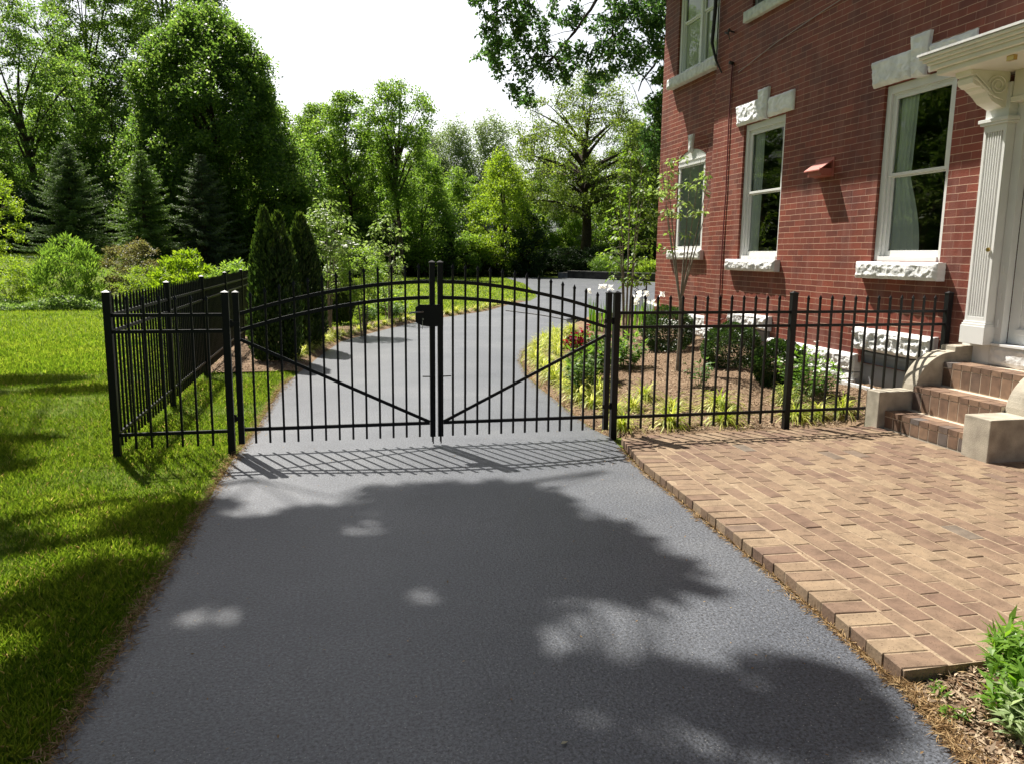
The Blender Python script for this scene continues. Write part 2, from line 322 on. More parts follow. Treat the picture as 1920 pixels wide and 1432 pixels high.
def step_mat():
    m, nt, N, L, b = newmat('brown_step_tiles'); tc = N.new('ShaderNodeTexCoord')
    at = N.new('ShaderNodeAttribute'); at.attribute_name = 'tone'
    r = ramp(N, [(0.0, (0.13, 0.11, 0.10)), (0.12, (0.13, 0.078, 0.05)), (0.6, (0.18, 0.108, 0.07)), (1.0, (0.24, 0.15, 0.095))]); L.new(at.outputs['Fac'], r.inputs[0])
    n = N.new('ShaderNodeTexNoise'); n.inputs['Scale'].default_value = 14; n.inputs['Detail'].default_value = 8; L.new(tc.outputs['Object'], n.inputs['Vector'])
    r2 = ramp(N, [(0.3, (0.75, 0.75, 0.75)), (0.7, (1.2, 1.2, 1.2))]); L.new(n.outputs['Fac'], r2.inputs[0])
    mx = N.new('ShaderNodeMixRGB'); mx.blend_type = 'MULTIPLY'; mx.inputs[0].default_value = 1; L.new(r.outputs[0], mx.inputs[1]); L.new(r2.outputs[0], mx.inputs[2])
    L.new(mx.outputs[0], b.inputs['Base Color']); b.inputs['Roughness'].default_value = 0.7
    bp = N.new('ShaderNodeBump'); bp.inputs['Strength'].default_value = 0.4; bp.inputs['Distance'].default_value = 0.005
    L.new(n.outputs['Fac'], bp.inputs['Height']); L.new(bp.outputs[0], b.inputs['Normal'])
    return m
M_step = step_mat()

M_stem = simple('green_stem', (.10, .17, .04), .6)
L_dense = leafmat('leaf_dense', (0.06, 0.115, 0.026), (0.105, 0.18, 0.036), (0.25, 0.34, 0.08), 0.6, 0.42, 0.45)
L_airy = leafmat('leaf_airy', (0.07, 0.135, 0.032), (0.125, 0.205, 0.042), (0.22, 0.3, 0.07), 0.6)
L_light = leafmat('leaf_light', (0.095, 0.175, 0.035), (0.165, 0.265, 0.045), (0.27, 0.37, 0.08), 0.5)
L_yellow = leafmat('leaf_yellow', (0.12, 0.195, 0.03), (0.205, 0.3, 0.038), (0.32, 0.41, 0.07), 0.5)
L_olive = leafmat('leaf_olive', (0.085, 0.13, 0.03), (0.15, 0.215, 0.04), (0.24, 0.3, 0.06), 0.45)
L_pale = leafmat('leaf_pale', (0.154, 0.217, 0.084), (0.224, 0.294, 0.119), (0.308, 0.378, 0.168), 0.4)
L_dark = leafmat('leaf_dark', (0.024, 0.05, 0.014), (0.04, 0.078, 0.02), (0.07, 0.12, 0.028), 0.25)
L_spruce = leafmat('spruce_needles', (0.055, 0.098, 0.034), (0.1, 0.165, 0.048), (0.19, 0.27, 0.075), 0.2, 0.6)
L_arbor = leafmat('arborvitae', (0.026, 0.052, 0.014), (0.052, 0.095, 0.018), (0.13, 0.19, 0.03), 0.25, 0.6)
L_box = leafmat('boxwood', (0.02, 0.045, 0.012), (0.042, 0.085, 0.017), (0.11, 0.175, 0.03), 0.25, 0.35, 0.5)
L_lirio = leafmat('variegated_blades', (0.16, 0.23, 0.03), (0.34, 0.38, 0.06), (0.62, 0.62, 0.22), 0.4, 0.45)
L_peren = leafmat('perennial', (0.06, 0.14, 0.02), (0.11, 0.22, 0.03), (0.20, 0.33, 0.05), 0.45, 0.35, 0.5)
L_spirea = leafmat('spirea', (0.10, 0.075, 0.03), (0.14, 0.14, 0.045), (0.24, 0.26, 0.09), 0.4)
L_dog = leafmat('dogwood_leaf', (0.10, 0.165, 0.035), (0.17, 0.25, 0.06), (0.32, 0.40, 0.15), 0.45)
L_white = leafmat('white_petals', (0.66, 0.68, 0.62), (0.80, 0.80, 0.78), (0.88, 0.88, 0.86), 0.35)
L_red = leafmat('red_petals', (0.1, 0.008, 0.018), (0.2, 0.014, 0.03), (0.36, 0.04, 0.05), 0.4)

# ------------------------------------------------------------------ ground
def ss(a, b, x):
    t = np.clip((np.asarray(x, float) - a) / (b - a), 0, 1); return t * t * (3 - 2 * t)
def gz(x, y):
    """height of the lawn / terrain"""
    return -0.02 + 1.62 * ss(-3, -12, x) * ss(26, 56, y) + 0.5 * ss(66, 80, y) * ss(40, 20, np.abs(x - 8)) + 3.0 * ss(100, 260, y)

def grid_mesh(name, xs, ys, zf, mat, parent=None):
    X, Y = np.meshgrid(xs, ys); Z = zf(X, Y); nx, ny = len(xs), len(ys)
    V = np.stack([X, Y, Z], -1).reshape(-1, 3)
    i = np.arange((nx - 1) * (ny - 1)); r_, c_ = i // (nx - 1), i % (nx - 1); a = r_ * nx + c_
    F = np.stack([a, a + 1, a + nx + 1, a + nx], 1)
    me = bpy.data.meshes.new(name); me.vertices.add(len(V)); me.vertices.foreach_set('co', V.reshape(-1).astype(np.float32))
    me.loops.add(F.size); me.loops.foreach_set('vertex_index', F.reshape(-1).astype(np.int32))
    me.polygons.add(len(F)); me.polygons.foreach_set('loop_start', np.arange(0, F.size, 4, dtype=np.int32))
    me.polygons.foreach_set('loop_total', np.full(len(F), 4, dtype=np.int32)); me.polygons.foreach_set('use_smooth', np.ones(len(F), bool))
    me.materials.append(mat); me.update(calc_edges=True)
    o = bpy.data.objects.new(name, me); C.objects.link(o)
    return o
xs = np.concatenate([np.linspace(-180, -80, 8), np.arange(-70, 71, 2.5), np.linspace(80, 180, 8)])
ys = np.concatenate([np.linspace(-60, -10, 6), np.arange(-6, 121, 2.5), np.linspace(130, 280, 8)])
tag(grid_mesh('lawn_ground', xs, ys, gz, M_lawn), kind='structure')

LE = [(-1.12,-6),(-1.08,1.0),(-1.06,2.87),(-1.0,4.5),(-0.93,7.22),(-0.86,8.08),(-0.81,9.47),(-0.75,11.29),(-0.51,12.84),(-0.26,14.67),(0.1,16.79),(1.02,19.05),(2.3,21.71),(3.34,23.34),(5.02,25.74),(6.5,29.1),(7.94,31.51),(8.97,34.4),(10.17,39.58),(12.4,51.0),(13.5,60.0),(14.2,65.5)]
RE = [(1.9,-6),(2.05,0.5),(2.24,2.18),(2.33,2.52),(2.375,2.69),(2.416,3.218),(2.473,3.89),(2.52,4.9),(2.584,6.232),(2.70,7.05),(2.75,7.46),(2.68,7.9),(2.72,8.78),(2.76,9.59),(2.8,10.6),(2.9,11.76),(3.16,13.23),(3.5,14.5),(4.02,15.91),(4.77,17.37),(5.91,19.56),(7.36,21.83),(10.5,23.0),(14,23.2),(30,24)]
def wob(pts, seg=0.35, amp=0.02, ymax=70):
    out = []
    for (a, b) in zip(pts[:-1], pts[1:]):
        d = math.hypot(b[0]-a[0], b[1]-a[1]); n = max(1, int(d / seg)) if b[1] < 30 else 1
        for i in range(n):
            t = i / n; x = a[0]+(b[0]-a[0])*t; y = a[1]+(b[1]-a[1])*t
            out.append((x + amp * mnoise.noise((x*2.3, y*2.3, 3.1)), y))
    out.append(pts[-1]); return out
LEw, REw = wob(LE), wob(RE, amp=0.012)
poly = LEw + [(20.3, 63.5), (22.9, 55.0), (30, 45)] + REw[::-1]
mb = MB(); n = len(poly)
mb.v = [(x, y, 0.0) for x, y in poly] + [(x, y, -0.05) for x, y in poly]; mb.n = 2*n
mb.f = [tuple(t) for t in tessellate_polygon([[Vector((x, y, 0)) for x, y in poly]])] + [(i, (i+1) % n, n+(i+1) % n, n+i) for i in range(n)]
drive = mb.build('driveway', M_asphalt); tag(drive, kind='structure')
def interp(pts, y):
    a = np.array([p for p in pts]); return np.interp(y, a[:, 1], a[:, 0])
RE_m = [p for p in REw if p[1] <= 21.9]
LE = LEw

# mulch beds
def param_bed(name, y0, y1, ny, xl, xr, nx, zf, mat):
    ysb = np.linspace(y0, y1, ny); V = []
    for y in ysb:
        a, b_ = xl(y), xr(y)
        for i in range(nx):
            x = a + (b_ - a) * i / (nx - 1); V.append((x, y, zf(x, y, a, b_)))
    F = [(j*nx+i, j*nx+i+1, (j+1)*nx+i+1, (j+1)*nx+i) for j in range(ny-1) for i in range(nx-1)]
    m_ = MB(); m_.v = V; m_.f = F; m_.n = len(V)
    return m_.build(name, mat, smooth=True, recalc=False)
def bed_r_z(x, y, a=None, b_=None):
    a = float(interp(RE_m, y)) if a is None else a
    t = min(max((x - a) / max(6.8 - a, .5), 0), 1)
    zt = 0.22 + 0.12 * float(ss(9, 11, y)); nz = 0.035 * mnoise.noise((x*1.7, y*1.7, 0)) + 0.012 * mnoise.noise((x*9, y*9, 4))
    k = float(ss(7.35, 8.6, y)) if x < 5.6 else max(float(ss(7.0, 8.2, y)), .25)
    e = min(1, (x - a) / .12)
    return -0.028 * (1 - e) + e * (0.012 + nz * (0.4 + .6*k)) + zt * (t ** 1.1) * k
tag(param_bed('mulch_bed', 7.30, 19.8, 90, lambda y: float(interp(RE_m, y)) + .01 + (.15 if y < 7.46 else 0), lambda y: 6.86 if y < 16.3 else max(float(interp(RE_m, y)) + .05, 8.3), 40, bed_r_z, M_mulch), kind='structure')
def bl_l(y):
    e = float(interp(LE, y)); return float(-2.05 * (1 - ss(17.5, 21, y)) + (e - 1.35 + .65 * ss(21, 30, y)) * ss(17.5, 21, y))
def bed_l_z(x, y, a=None, b_=None):
    return -0.014 + min(1, max(0, (float(interp(LE, y)) - x) / .15)) * (.018 + 0.04 * math.sin(math.pi * min(max((x - (a if a is not None else bl_l(y))) / 1.3, 0), 1) * .5) * float(ss(12.3, 13.2, y)) + 0.02 * mnoise.noise((x*2, y*2, 9)))
tag(param_bed('mulch_bed', 12.6, 31.0, 90, bl_l, lambda y: float(interp(LE, y)) + .05, 22, bed_l_z, M_mulch), kind='structure')
def corner_z(x, y, a=None, b_=None): return 0.012 + 0.03 * mnoise.noise((x*5, y*5, 2)) + 0.05 * min(max((x - 2.35) / .8, 0), 1)
M_mulch_dark = ground_mat('dark_mulch', [(0.3, (0.085, 0.052, 0.032)), (0.7, (0.17, 0.105, 0.065))], 2.2, 70, [(0.3, (0.5, 0.48, 0.45)), (0.7, (1.45, 1.4, 1.35))], 1.0, 0.03)
tag(param_bed('mulch_bed', 0.5, 2.70, 40, lambda y: float(interp(RE, y)) + .005, lambda y: 5.6, 40, corner_z, M_mulch_dark), kind='structure')

# --- scattered chips and thatch (stuff)
def chips(name, pts, size, mat, asp=0.28, flat=1.4, tone=(0, 1), rs=3):
    rg = np.random.default_rng(rs); P = np.array(pts); n = len(P)
    d = rg.normal(size=(n, 3)); d[:, 2] *= 0.35
    V = leaf_quads(P, size, asp, upb=flat, dirs=d, fold=0.05, rg=rg)
    o = quads_mesh(name, V, mat, rg.uniform(*tone, n)); tag(o, kind='stuff'); return o
pts = []
for _ in range(26000):
    y = 7.5 + 9.0 * random.random() ** 1.4; a = float(interp(RE_m, y)); x = a + .03 + (6.72 - a) * random.random()
    if 5.55 < x and y < 7.35: continue
    pts.append((x, y, bed_r_z(x, y) + .006))
for _ in range(7000):
    y = 12.7 + 9 * random.random() ** 1.3; a = bl_l(y); x = a + (float(interp(LE, y)) - .04 - a) * random.random(); pts.append((x, y, bed_l_z(x, y) + .008))
for _ in range(9000):
    y = 1.2 + 1.48 * random.random(); a = float(interp(RE, y)) + .03; x = a + (4.6 - a) * random.random() ** 1.6; pts.append((x, y, corner_z(x, y) + .006))
tag(chips('mulch_chips', pts, 0.045, M_chip), 'light brown shredded wood mulch chips covering the planting beds', 'mulch')
pts = []
for _ in range(3000):
    y = 1.2 + 1.5 * random.random(); a = float(interp(RE, y)); x = a + (4.6 - a) * random.random() ** 1.6; pts.append((x, y, corner_z(x, y) + .008))
for _ in range(2600):
    y = 1.4 + 1.3 * random.random(); a = float(interp(RE, y)); x = a + abs(random.gauss(0, .05)) - .03; pts.append((x, y, .018 + random.random() * .02))
for _ in range(2200):   # straw against the edge of the pavers
    y = 2.7 + 4.3 * random.random() ** 1.6; a = float(interp(RE, y)); x = a - abs(random.gauss(0, .013)) * (1.7 if mnoise.noise((0, y*2.1, 0)) > .1 else .6); pts.append((x, y, .004 + random.random() * .01))
for _ in range(6400):   # dead grass along the lawn edge
    y = 2.4 + 9.5 * random.random() ** 1.2; a = float(interp(LEw, y)); k = 1.0 + 1.6 * max(0, mnoise.noise((5, y*1.3, 0)))
    x = a + random.gauss(0.0, .028) * k; pts.append((x, y, .006 + random.random() * .02))
for _ in range(1800):   # along the mulch edge behind the gate
    y = 7.5 + 9 * random.random(); a = float(interp(RE_m, y)); x = a + random.gauss(0.0, .03); pts.append((x, y, .006 + random.random() * .012))
tag(chips('dry_grass_litter', pts, 0.05, M_straw, asp=0.09, flat=.6, rs=8), 'tan dry grass and straw litter along the edges of the driveway', 'dry grass')

pts = []
for _ in range(420):
    y = 1.5 + 9 * random.random() ** 1.3; a, b_ = float(interp(LEw, y)), float(interp(REw, y)); u = random.random(); u = u if random.random() < .4 else (random.random() ** 3 * .25 if random.random() < .6 else 1 - random.random() ** 3 * .2)
    pts.append((a + (b_ - a) * u, y, .004))
tag(chips('leaf_debris', pts, 0.018, M_straw, asp=0.4, flat=2.5, tone=(.2, 1), rs=19), 'tiny dry leaf bits scattered over the driveway', 'debris')
# --- grass blades (stuff)
def blades(name, P, h, w, rs, tone0=0.0, lean=0.45):
    rg = np.random.default_rng(rs); n = len(P)
    az = rg.uniform(0, 2*np.pi, n); d = np.stack([np.cos(az), np.sin(az), 0*az], 1); s = np.stack([-np.sin(az), np.cos(az), 0*az], 1)
    H = (h * rg.uniform(.55, 1.25, n))[:, None]; W = (w * rg.uniform(.7, 1.3, n))[:, None]
    le = (lean * rg.uniform(.1, 1.6, n))[:, None]; u = np.array([0, 0, 1.0])
    m1 = P + u*H*.55 + d*H*le*.35; tp = P + u*H*(1 - .25*le) + d*H*le
    V = np.stack([P - s*W*.5, P + s*W*.5, m1 + s*W*.4, tp, m1 - s*W*.4], 1)
    t = np.clip(rg.normal(.45, .25, n) + tone0, 0, .92)
    t[rg.random(n) < .035] = 1.0
    return V, t
def sample_lawn(n, y0, y1, pw, xl, xr, rs, ok=None):
    rg = np.random.default_rng(rs); y = y0 + (y1 - y0) * rg.random(n) ** pw
    a = np.array([xl(v) for v in y]); b_ = np.array([xr(v) for v in y]); x = a + (b_ - a) * rg.random(n)
    return x, y
x, y = sample_lawn(230000, 2.2, 13.0, 1.25, lambda v: -0.42 * v - 1.4, lambda v: float(interp(LEw, v)) - .015, 21)
k = np.array([mnoise.noise((a*1.1, b*1.1, 0)) for a, b in zip(x, y)])
keep = ~((x > -2.02) & (y > 12.7)); x, y, k = x[keep], y[keep], k[keep]
edge = ss(0.0, 0.16, interp(LE, y) - x)
P = np.stack([x, y, gz(x, y)], 1)
V1, t1 = blades('g', P, 0.072, 0.0042, 5); 
# clumpy height
hs = (0.75 + .55 * k)[:, None, None] * (0.45 + .55 * edge)[:, None, None]
V1 = P[:, None, :] + (V1 - P[:, None, :]) * hs; t1 = np.where(t1 > .99, 1.0, np.clip(t1 + .45 * k, 0, .93))
x, y = sample_lawn(110000, 13.0, 34.0, 1.2, lambda v: -0.46 * v - 1, lambda v: -2.0 if v < 18 else float(interp(LE, v)) - 1.3 + .6*float(ss(21, 30, v)), 22)
k2 = np.array([mnoise.noise((a*.8, b*.8, 0)) for a, b in zip(x, y)])
P = np.stack([x, y, gz(x, y)], 1); V2, t2 = blades('g', P, 0.075, 0.012, 6); t2 = np.clip(t2 + .05 + .3*k2, 0, .93)
x, y = sample_lawn(50000, 34.0, 64.0, 1.0, lambda v: -0.50 * v, lambda v: float(interp(LE, v)) - .1, 23)
P = np.stack([x, y, gz(x, y)], 1); V3, t3 = blades('g', P, 0.08, 0.035, 7); t3 = np.clip(t3 + .1, 0, .93)
o = quads_mesh('lawn_grass', np.concatenate([V1, V2, V3]), M_grass, np.concatenate([t1, t2, t3]), nv=5)
tag(o, 'bright green mown lawn grass left of the driveway', 'grass', kind='stuff')

# ------------------------------------------------------------------ paved patio
def patio():
    V = []; T = []; PT = 0.08
    g = 0.0045
    def brick(cx, cy, lx, ly, z, t, rot=0, field=True):
        c, s_ = math.cos(rot), math.sin(rot); bev = .004
        tx, ty = random.gauss(0, .007), random.gauss(0, .005); dz = random.gauss(0, .0016)
        def P(x, y, zz): return (cx + x*c - y*s_, cy + x*s_ + y*c, zz)
        hx, hy = lx/2 - (g*1.5 if field else g), ly/2 - (g if field else g*1.5); zt = z + dz
        top = [(-hx+bev, -hy+bev), (hx-bev, -hy+bev), (hx-bev, hy-bev), (-hx+bev, hy-bev)]
        out = [(-hx, -hy), (hx, -hy), (hx, hy), (-hx, hy)]
        tp = [P(x, y, zt + x*tx + y*ty) for x, y in top]; o1 = [P(x, y, zt - bev + x*tx + y*ty) for x, y in out]; o0 = [P(x, y, .012) for x, y in out]
        V.append(tp); T.append(t)
        for i in range(4):
            j = (i+1) % 4; V.append([o1[i], o1[j], tp[j], tp[i]]); V.append([o0[i], o0[j], o1[j], o1[i]]); T.extend([t, t])
    def tone():
        return random.uniform(0, .09) if random.random() < .03 else random.uniform(.1, 1)
    ex = [(2.375, 2.69), (2.416, 3.218), (2.473, 3.89), (2.52, 4.9), (2.584, 6.232), (2.72, 7.05)]
    y = 2.69 + .066
    while y < 7.03:
        x = float(interp(ex, y)); sl = (float(interp(ex, y+.1)) - float(interp(ex, y-.1))) / .2
        brick(x + .12 + random.gauss(0, .003), y, .24, .132, PT, tone(), rot=-math.atan(sl), field=False); y += .1325
    # running bond field, courses along Y, clipped at the soldier course, the step blocks and the bed
    w, l = .1315, .262
    ncol = int((9.0 - 2.5) / w)
    for i in range(ncol):
        x = 2.62 + w * (i + .5) ; y = 2.69 - (l/2 if i % 2 else 0)
        ytop = 7.14 if x < 5.58 else (5.55 if x > 5.66 else 7.1)
        if x > 6.2: ytop = 5.5
        xmin = lambda yy: float(interp(ex, yy)) + .245
        y0 = 2.69
        while y0 < ytop - .03:
            y1 = min((y if y > y0 + .02 else y + l) , ytop) if y0 == 2.69 else min(y0 + l, ytop)
            if y0 == 2.69: y1 = 2.69 + (l/2 if i % 2 else l)
            a = xmin((y0+y1)/2); x0_, x1_ = x - w/2, x + w/2
            if x1_ > a + .02:
                x0_ = max(x0_, a); brick((x0_+x1_)/2, (y0+y1)/2, x1_-x0_, y1-y0, PT, tone(), random.gauss(0, .004))
            y0 = y1
    V = np.array(V); T = np.array(T)
    root = quads_mesh('brick_patio', V, M_paver, T); tag(root, kind='structure')
    jb = MB(); jp = [(x + .008, y) for x, y in ex] + [(5.6, 7.14), (5.6, 5.6), (9.0, 5.6), (9.0, 2.70)]
    jb.prism([(x, y) for x, y in jp], 'z', 0.008, PT - .0045)
    o = jb.build('patio_joint_sand', M_mortar); tag(o, kind='structure')
patio()

# ------------------------------------------------------------------ gates and fences
POSTW = 0.062
def post_mesh(h, w=POSTW):
    m = MB(); m.box((-w/2, -w/2, -.05), (w/2, w/2, h - .018))
    c = w/2 + .004; m.box((-c, -c, h - .018), (c, c, h - .006))
    m.add([(-c,-c,h-.006),(c,-c,h-.006),(c,c,h-.006),(-c,c,h-.006),(0,0,h+.012)], [(0,1,4),(1,2,4),(2,3,4),(3,0,4)])
    return m
def picket_mesh(z0, z1, w=0.0195):
    m = MB(); a = w/2; m.box((-a, -a, z0), (a, a, z1 - .05))
    b_ = w/2 + .006; zz = z1 - .05                                   # pressed spear head
    m.add([(-a,-a,zz),(a,-a,zz),(a,a,zz),(-a,a,zz),(-b_,-a*.8,zz+.014),(b_,-a*.8,zz+.014),(b_,a*.8,zz+.014),(-b_,a*.8,zz+.014),(0,-.002,z1),(0,.002,z1)],
        [(0,1,5,4),(1,2,6,5),(2,3,7,6),(3,0,4,7),(4,5,8),(6,7,9),(5,6,9,8),(7,4,8,9)])
    return m
def inst(me_obj, parent, loc, rz=0):
    c = me_obj.copy(); C.objects.link(c); c.parent = parent; c.location = loc; c.rotation_euler = (0, 0, rz); return c
ZR = (1.28, 1.135, 0.21)
def rail(parent, a, b_, z, h=.03, w=.025, name='rail'):
    m = MB(); m.bar((a[0], a[1], z), (b_[0], b_[1], z), w, h); return m.build(name, M_black, parent)

def gate_leaf(x_h, x_c, label, sgn):
    root = thing('gate_leaf', label, 'gate', (x_h, 7.45, 0), group='driveway gate leaves')
    w = x_c - x_h; s_ = 1 if w > 0 else -1; W = abs(w)
    def zarc(u):   # u from hinge (0) to centre (W)
        t = 1 - u / W; return 1.585 - 0.305 * t ** 1.85
    h1 = post_mesh(1.49, .052).build('hinge_stile', M_black, root); h1.location = (0, 0, 0)
    h2 = post_mesh(1.775, .05).build('meeting_stile', M_black, root); h2.location = (w, 0, 0)
    for h in (h1, h2):
        for v in h.data.vertices:
            if v.co.z < 0: v.co.z = .085
    for off, nm in ((0, 'arched_rail'), (-.15, 'arched_rail')):
        m = MB(); n_ = 16
        for i in range(n_):
            u0, u1 = .03 + (W-.06)*i/n_, .03 + (W-.06)*(i+1)/n_
            a = (s_*u0, 0, zarc(u0)+off); b2 = (s_*u1, 0, zarc(u1)+off)
            d = .0125; hh = .017
            if i == 0: base = m.n; m.v += [(a[0],-d,a[2]-hh),(a[0],d,a[2]-hh),(a[0],d,a[2]+hh),(a[0],-d,a[2]+hh)]; m.n += 4
            m.v += [(b2[0],-d,b2[2]-hh),(b2[0],d,b2[2]-hh),(b2[0],d,b2[2]+hh),(b2[0],-d,b2[2]+hh)]; k0 = m.n - 4; m.n += 4
            for j in range(4): m.f.append((k0+j, k0+(j+1) % 4, k0+4+(j+1) % 4, k0+4+j))
        m.build(nm, M_black, root)
    m = MB(); m.bar((s_*.03, 0, .22), (w - s_*.03, 0, .22), .025, .032); m.build('bottom_rail', M_black, root)
    m = MB(); m.bar((s_*.03, -.014, 1.055), (w - s_*.03, -.014, .232), .014, .03); m.build('brace', M_black, root)
    for i in range(13):
        u = W * (i + 1) / 14.0
        p = picket_mesh(.085, zarc(u) + .175).build('picket', M_black, root); p.location = (s_*u, 0, 0)
    for z in (.33, 1.2):
        m = MB(); m.tube([(-s_*.045, -.012, z-.035), (-s_*.045, -.012, z+.035)], .012, 8); m.box((-.05, -.036, z-.02), (.03, -.03, z+.02))
        m.build('hinge', M_black, root)
    m = MB(); m.tube([(w, -.038, .02), (w, -.038, .68)], .006, 6); m.tube([(w, -.038, .68), (w - s_*.10, -.038, .683)], .006, 6)
    m.tube([(w, 0, .03), (w, 0, .1)], .009, 6); m.build('drop_rod', M_black, root)
    return root
gl = gate_leaf(-0.875, 0.908, 'left leaf of the arched black driveway gate, carrying the lock box', 1)
gr = gate_leaf(2.69, 0.985, 'right leaf of the arched black driveway gate, hinged beside the flower bed fence', -1)
# lock box with lever on the left leaf (local coordinates of the leaf)
m = MB(); bx = .908 + .875
m.prism([(bx-.03-.135, 1.345), (bx-.03-.10, 1.37), (bx+.10, 1.37), (bx+.10, 1.165), (bx-.03-.03, 1.165), (bx-.03-.085, 1.178), (bx-.03-.135, 1.205)], 'y', -.055, -.033)
lock = m.build('lock_box', M_black, gl, bevel=.004)
m = MB(); m.tube([(bx-.10, -.055, 1.305), (bx-.10, -.085, 1.305)], .009, 8); m.tube([(bx-.10, -.085, 1.305), (bx-.17, -.088, 1.303), (bx-.21, -.083, 1.296), (bx-.225, -.08, 1.288)], [.009,.008,.008,.006], 8)
m.build('lever', simple('satin_metal', (.25,.25,.26), .3, metal=1), lock, smooth=True)
m = MB(); m.tube([(bx-.095, -.057, 1.235), (bx-.095, -.064, 1.235)], .008, 8); m.box((bx-.103, -.066, 1.14), (bx-.098, -.06, 1.22)); m.build('key', simple('key_metal', (.45,.45,.45), .35, metal=1), lock)

def fence_run(name, label, posts, panels, cat='fence', hts=1.49):
    root = thing(name, label, cat, (0, 0, 0))
    pm = None
    for (x, y) in posts:
        o = post_mesh(hts).build('post', M_black, root) if pm is None else inst(pm, root, (0, 0, 0))
        pm = pm or o; o.location = (x, y, 0)
    pk = None
    for (a, b_, n_) in panels:
        for z in ZR: rail(root, a, b_, z)
        for i in range(n_):
            t = (i + 1) / (n_ + 1); x = a[0]+(b_[0]-a[0])*t; y = a[1]+(b_[1]-a[1])*t
            rz = math.atan2(b_[1]-a[1], b_[0]-a[0])
            if pk is None: pk = picket_mesh(.08, 1.462).build('picket', M_black, root); pk.location = (x, y, 0); pk.rotation_euler = (0, 0, rz)
            else: inst(pk, root, (x, y, 0), rz)
    return root
fence_run('metal_fence', 'short black picket fence panel between the left gate leaf and the lawn corner post',
    [(-1.945, 7.45), (-0.965, 7.45)], [((-1.915, 7.45), (-.995, 7.45), 6)])
fy = [7.45, 9.90, 12.34, 14.78, 17.22, 19.66]
fence_run('metal_fence', 'long black picket side fence running back along the lawn from the corner post',
    [(-1.94 + .012*i, v) for i, v in enumerate(fy) if i], [((-1.94 + .012*i, fy[i] + .03), (-1.94 + .012*(i+1), fy[i+1] - .03), 18) for i in range(5)])
fence_run('metal_fence', 'black picket fence on the right between the gate and the brick house',
    [(2.775, 7.45), (4.765, 7.45), (6.70, 7.45)], [((2.805, 7.45), (4.735, 7.45), 13), ((4.795, 7.45), (6.67, 7.45), 12)])

# ------------------------------------------------------------------ brick house
house = thing('brick_house', 'red brick house with white stone sills, white windows and a white pillared doorway', 'house', (6.75, 7, 0))
def hb(m, name, mat, parent=None, **k):
    """build in world coordinates then parent to house (house sits at (6.75,7,0))"""
    for i, v in enumerate(m.v): m.v[i] = (v[0] - 6.75, v[1] - 7, v[2])
    return m.build(name, mat, parent or house, **k)
def wall_face(m, X, y0, y1, z0, z1, openings, depth=.13):
    """front face at X (facing -X) with rectangular openings, reveals going back by depth"""
    ysx = sorted({y0, y1, *[v for o in openings for v in o[:2]]}); zsx = sorted({z0, z1, *[v for o in openings for v in o[2:4]]})
    for a, b_ in zip(ysx[:-1], ysx[1:]):
        for c, d in zip(zsx[:-1], zsx[1:]):
            cy, cz = (a+b_)/2, (c+d)/2
            if any(o[0] < cy < o[1] and o[2] < cz < o[3] for o in openings): continue
            m.add([(X,a,c),(X,b_,c),(X,b_,d),(X,a,d)], [(0,3,2,1)])
    for (a, b_, c, d) in openings:
        m.add([(X,a,c),(X,a,d),(X+depth,a,d),(X+depth,a,c)], [(0,1,2,3)]); m.add([(X,b_,c),(X,b_,d),(X+depth,b_,d),(X+depth,b_,c)], [(3,2,1,0)])
        m.add([(X,a,c),(X,b_,c),(X+depth,b_,c),(X+depth,a,c)], [(0,1,2,3)]); m.add([(X,a,d),(X,b_,d),(X+depth,b_,d),(X+depth,a,d)], [(3,2,1,0)])
NW, FW = 6.75, 6.87
W2 = (11.10, 12.34, 1.82, 4.03); W3 = (7.70, 8.885, 1.82, 3.97); TW2 = (11.05, 12.30, 5.84, 7.25)
B1 = (7.72, 8.92, 0.15, 0.68); B2 = (11.15, 12.40, 0.2, 0.70); DO = (5.55, 6.80, 0.97, 3.55)
m = MB(); wall_face(m, NW, -3, 13.45, 0.6, 7.9, [W2, W3, TW2, DO, (7.72, 8.92, .5, .68), (11.15, 12.40, .5, .70)], .14)
m.add([(NW,13.45,.0),(FW+.3,13.45,.0),(FW+.3,13.45,7.9),(NW,13.45,7.9)], [(0,1,2,3)])
m.add([(NW,-3,0),(16,-3,0),(16,-3,7.9),(NW,-3,7.9)], [(0,3,2,1)])
hb(m, 'wall', M_brick, recalc=False)
WA = (13.95, 15.17, 1.98, 3.93); TW1 = (13.60, 15.42, 5.42, 7.3); B3 = (13.5, 14.3, .25, .5)
m = MB(); wall_face(m, FW, 13.45, 16.1, 0.0, 7.9, [WA, TW1], .14)
m.add([(FW,16.1,0),(16,16.1,0),(16,16.1,7.9),(FW,16.1,7.9)], [(0,1,2,3)])
m.add([(16,-3,0),(16,16.1,0),(16,16.1,7.9),(16,-3,7.9)], [(0,1,2,3)])
# spandrels of the segmental arch
ya, yb, zs, za = WA[0], WA[1], 3.77, 3.93
def arch(n_=12): return [(ya + (yb-ya)*i/n_, zs + (za - zs) * (1 - (2*i/n_ - 1)**2)) for i in range(n_+1)]
ar = arch()
for (p, q) in zip(ar[:-1], ar[1:]):
    m.add([(FW,p[0],p[1]),(FW,q[0],q[1]),(FW,q[0],za+.001),(FW,p[0],za+.001)], [(0,3,2,1)])
    m.add([(FW,p[0],p[1]),(FW,q[0],q[1]),(FW+.14,q[0],q[1]),(FW+.14,p[0],p[1])], [(0,1,2,3)])
hb(m, 'wall', M_brick, recalc=False)
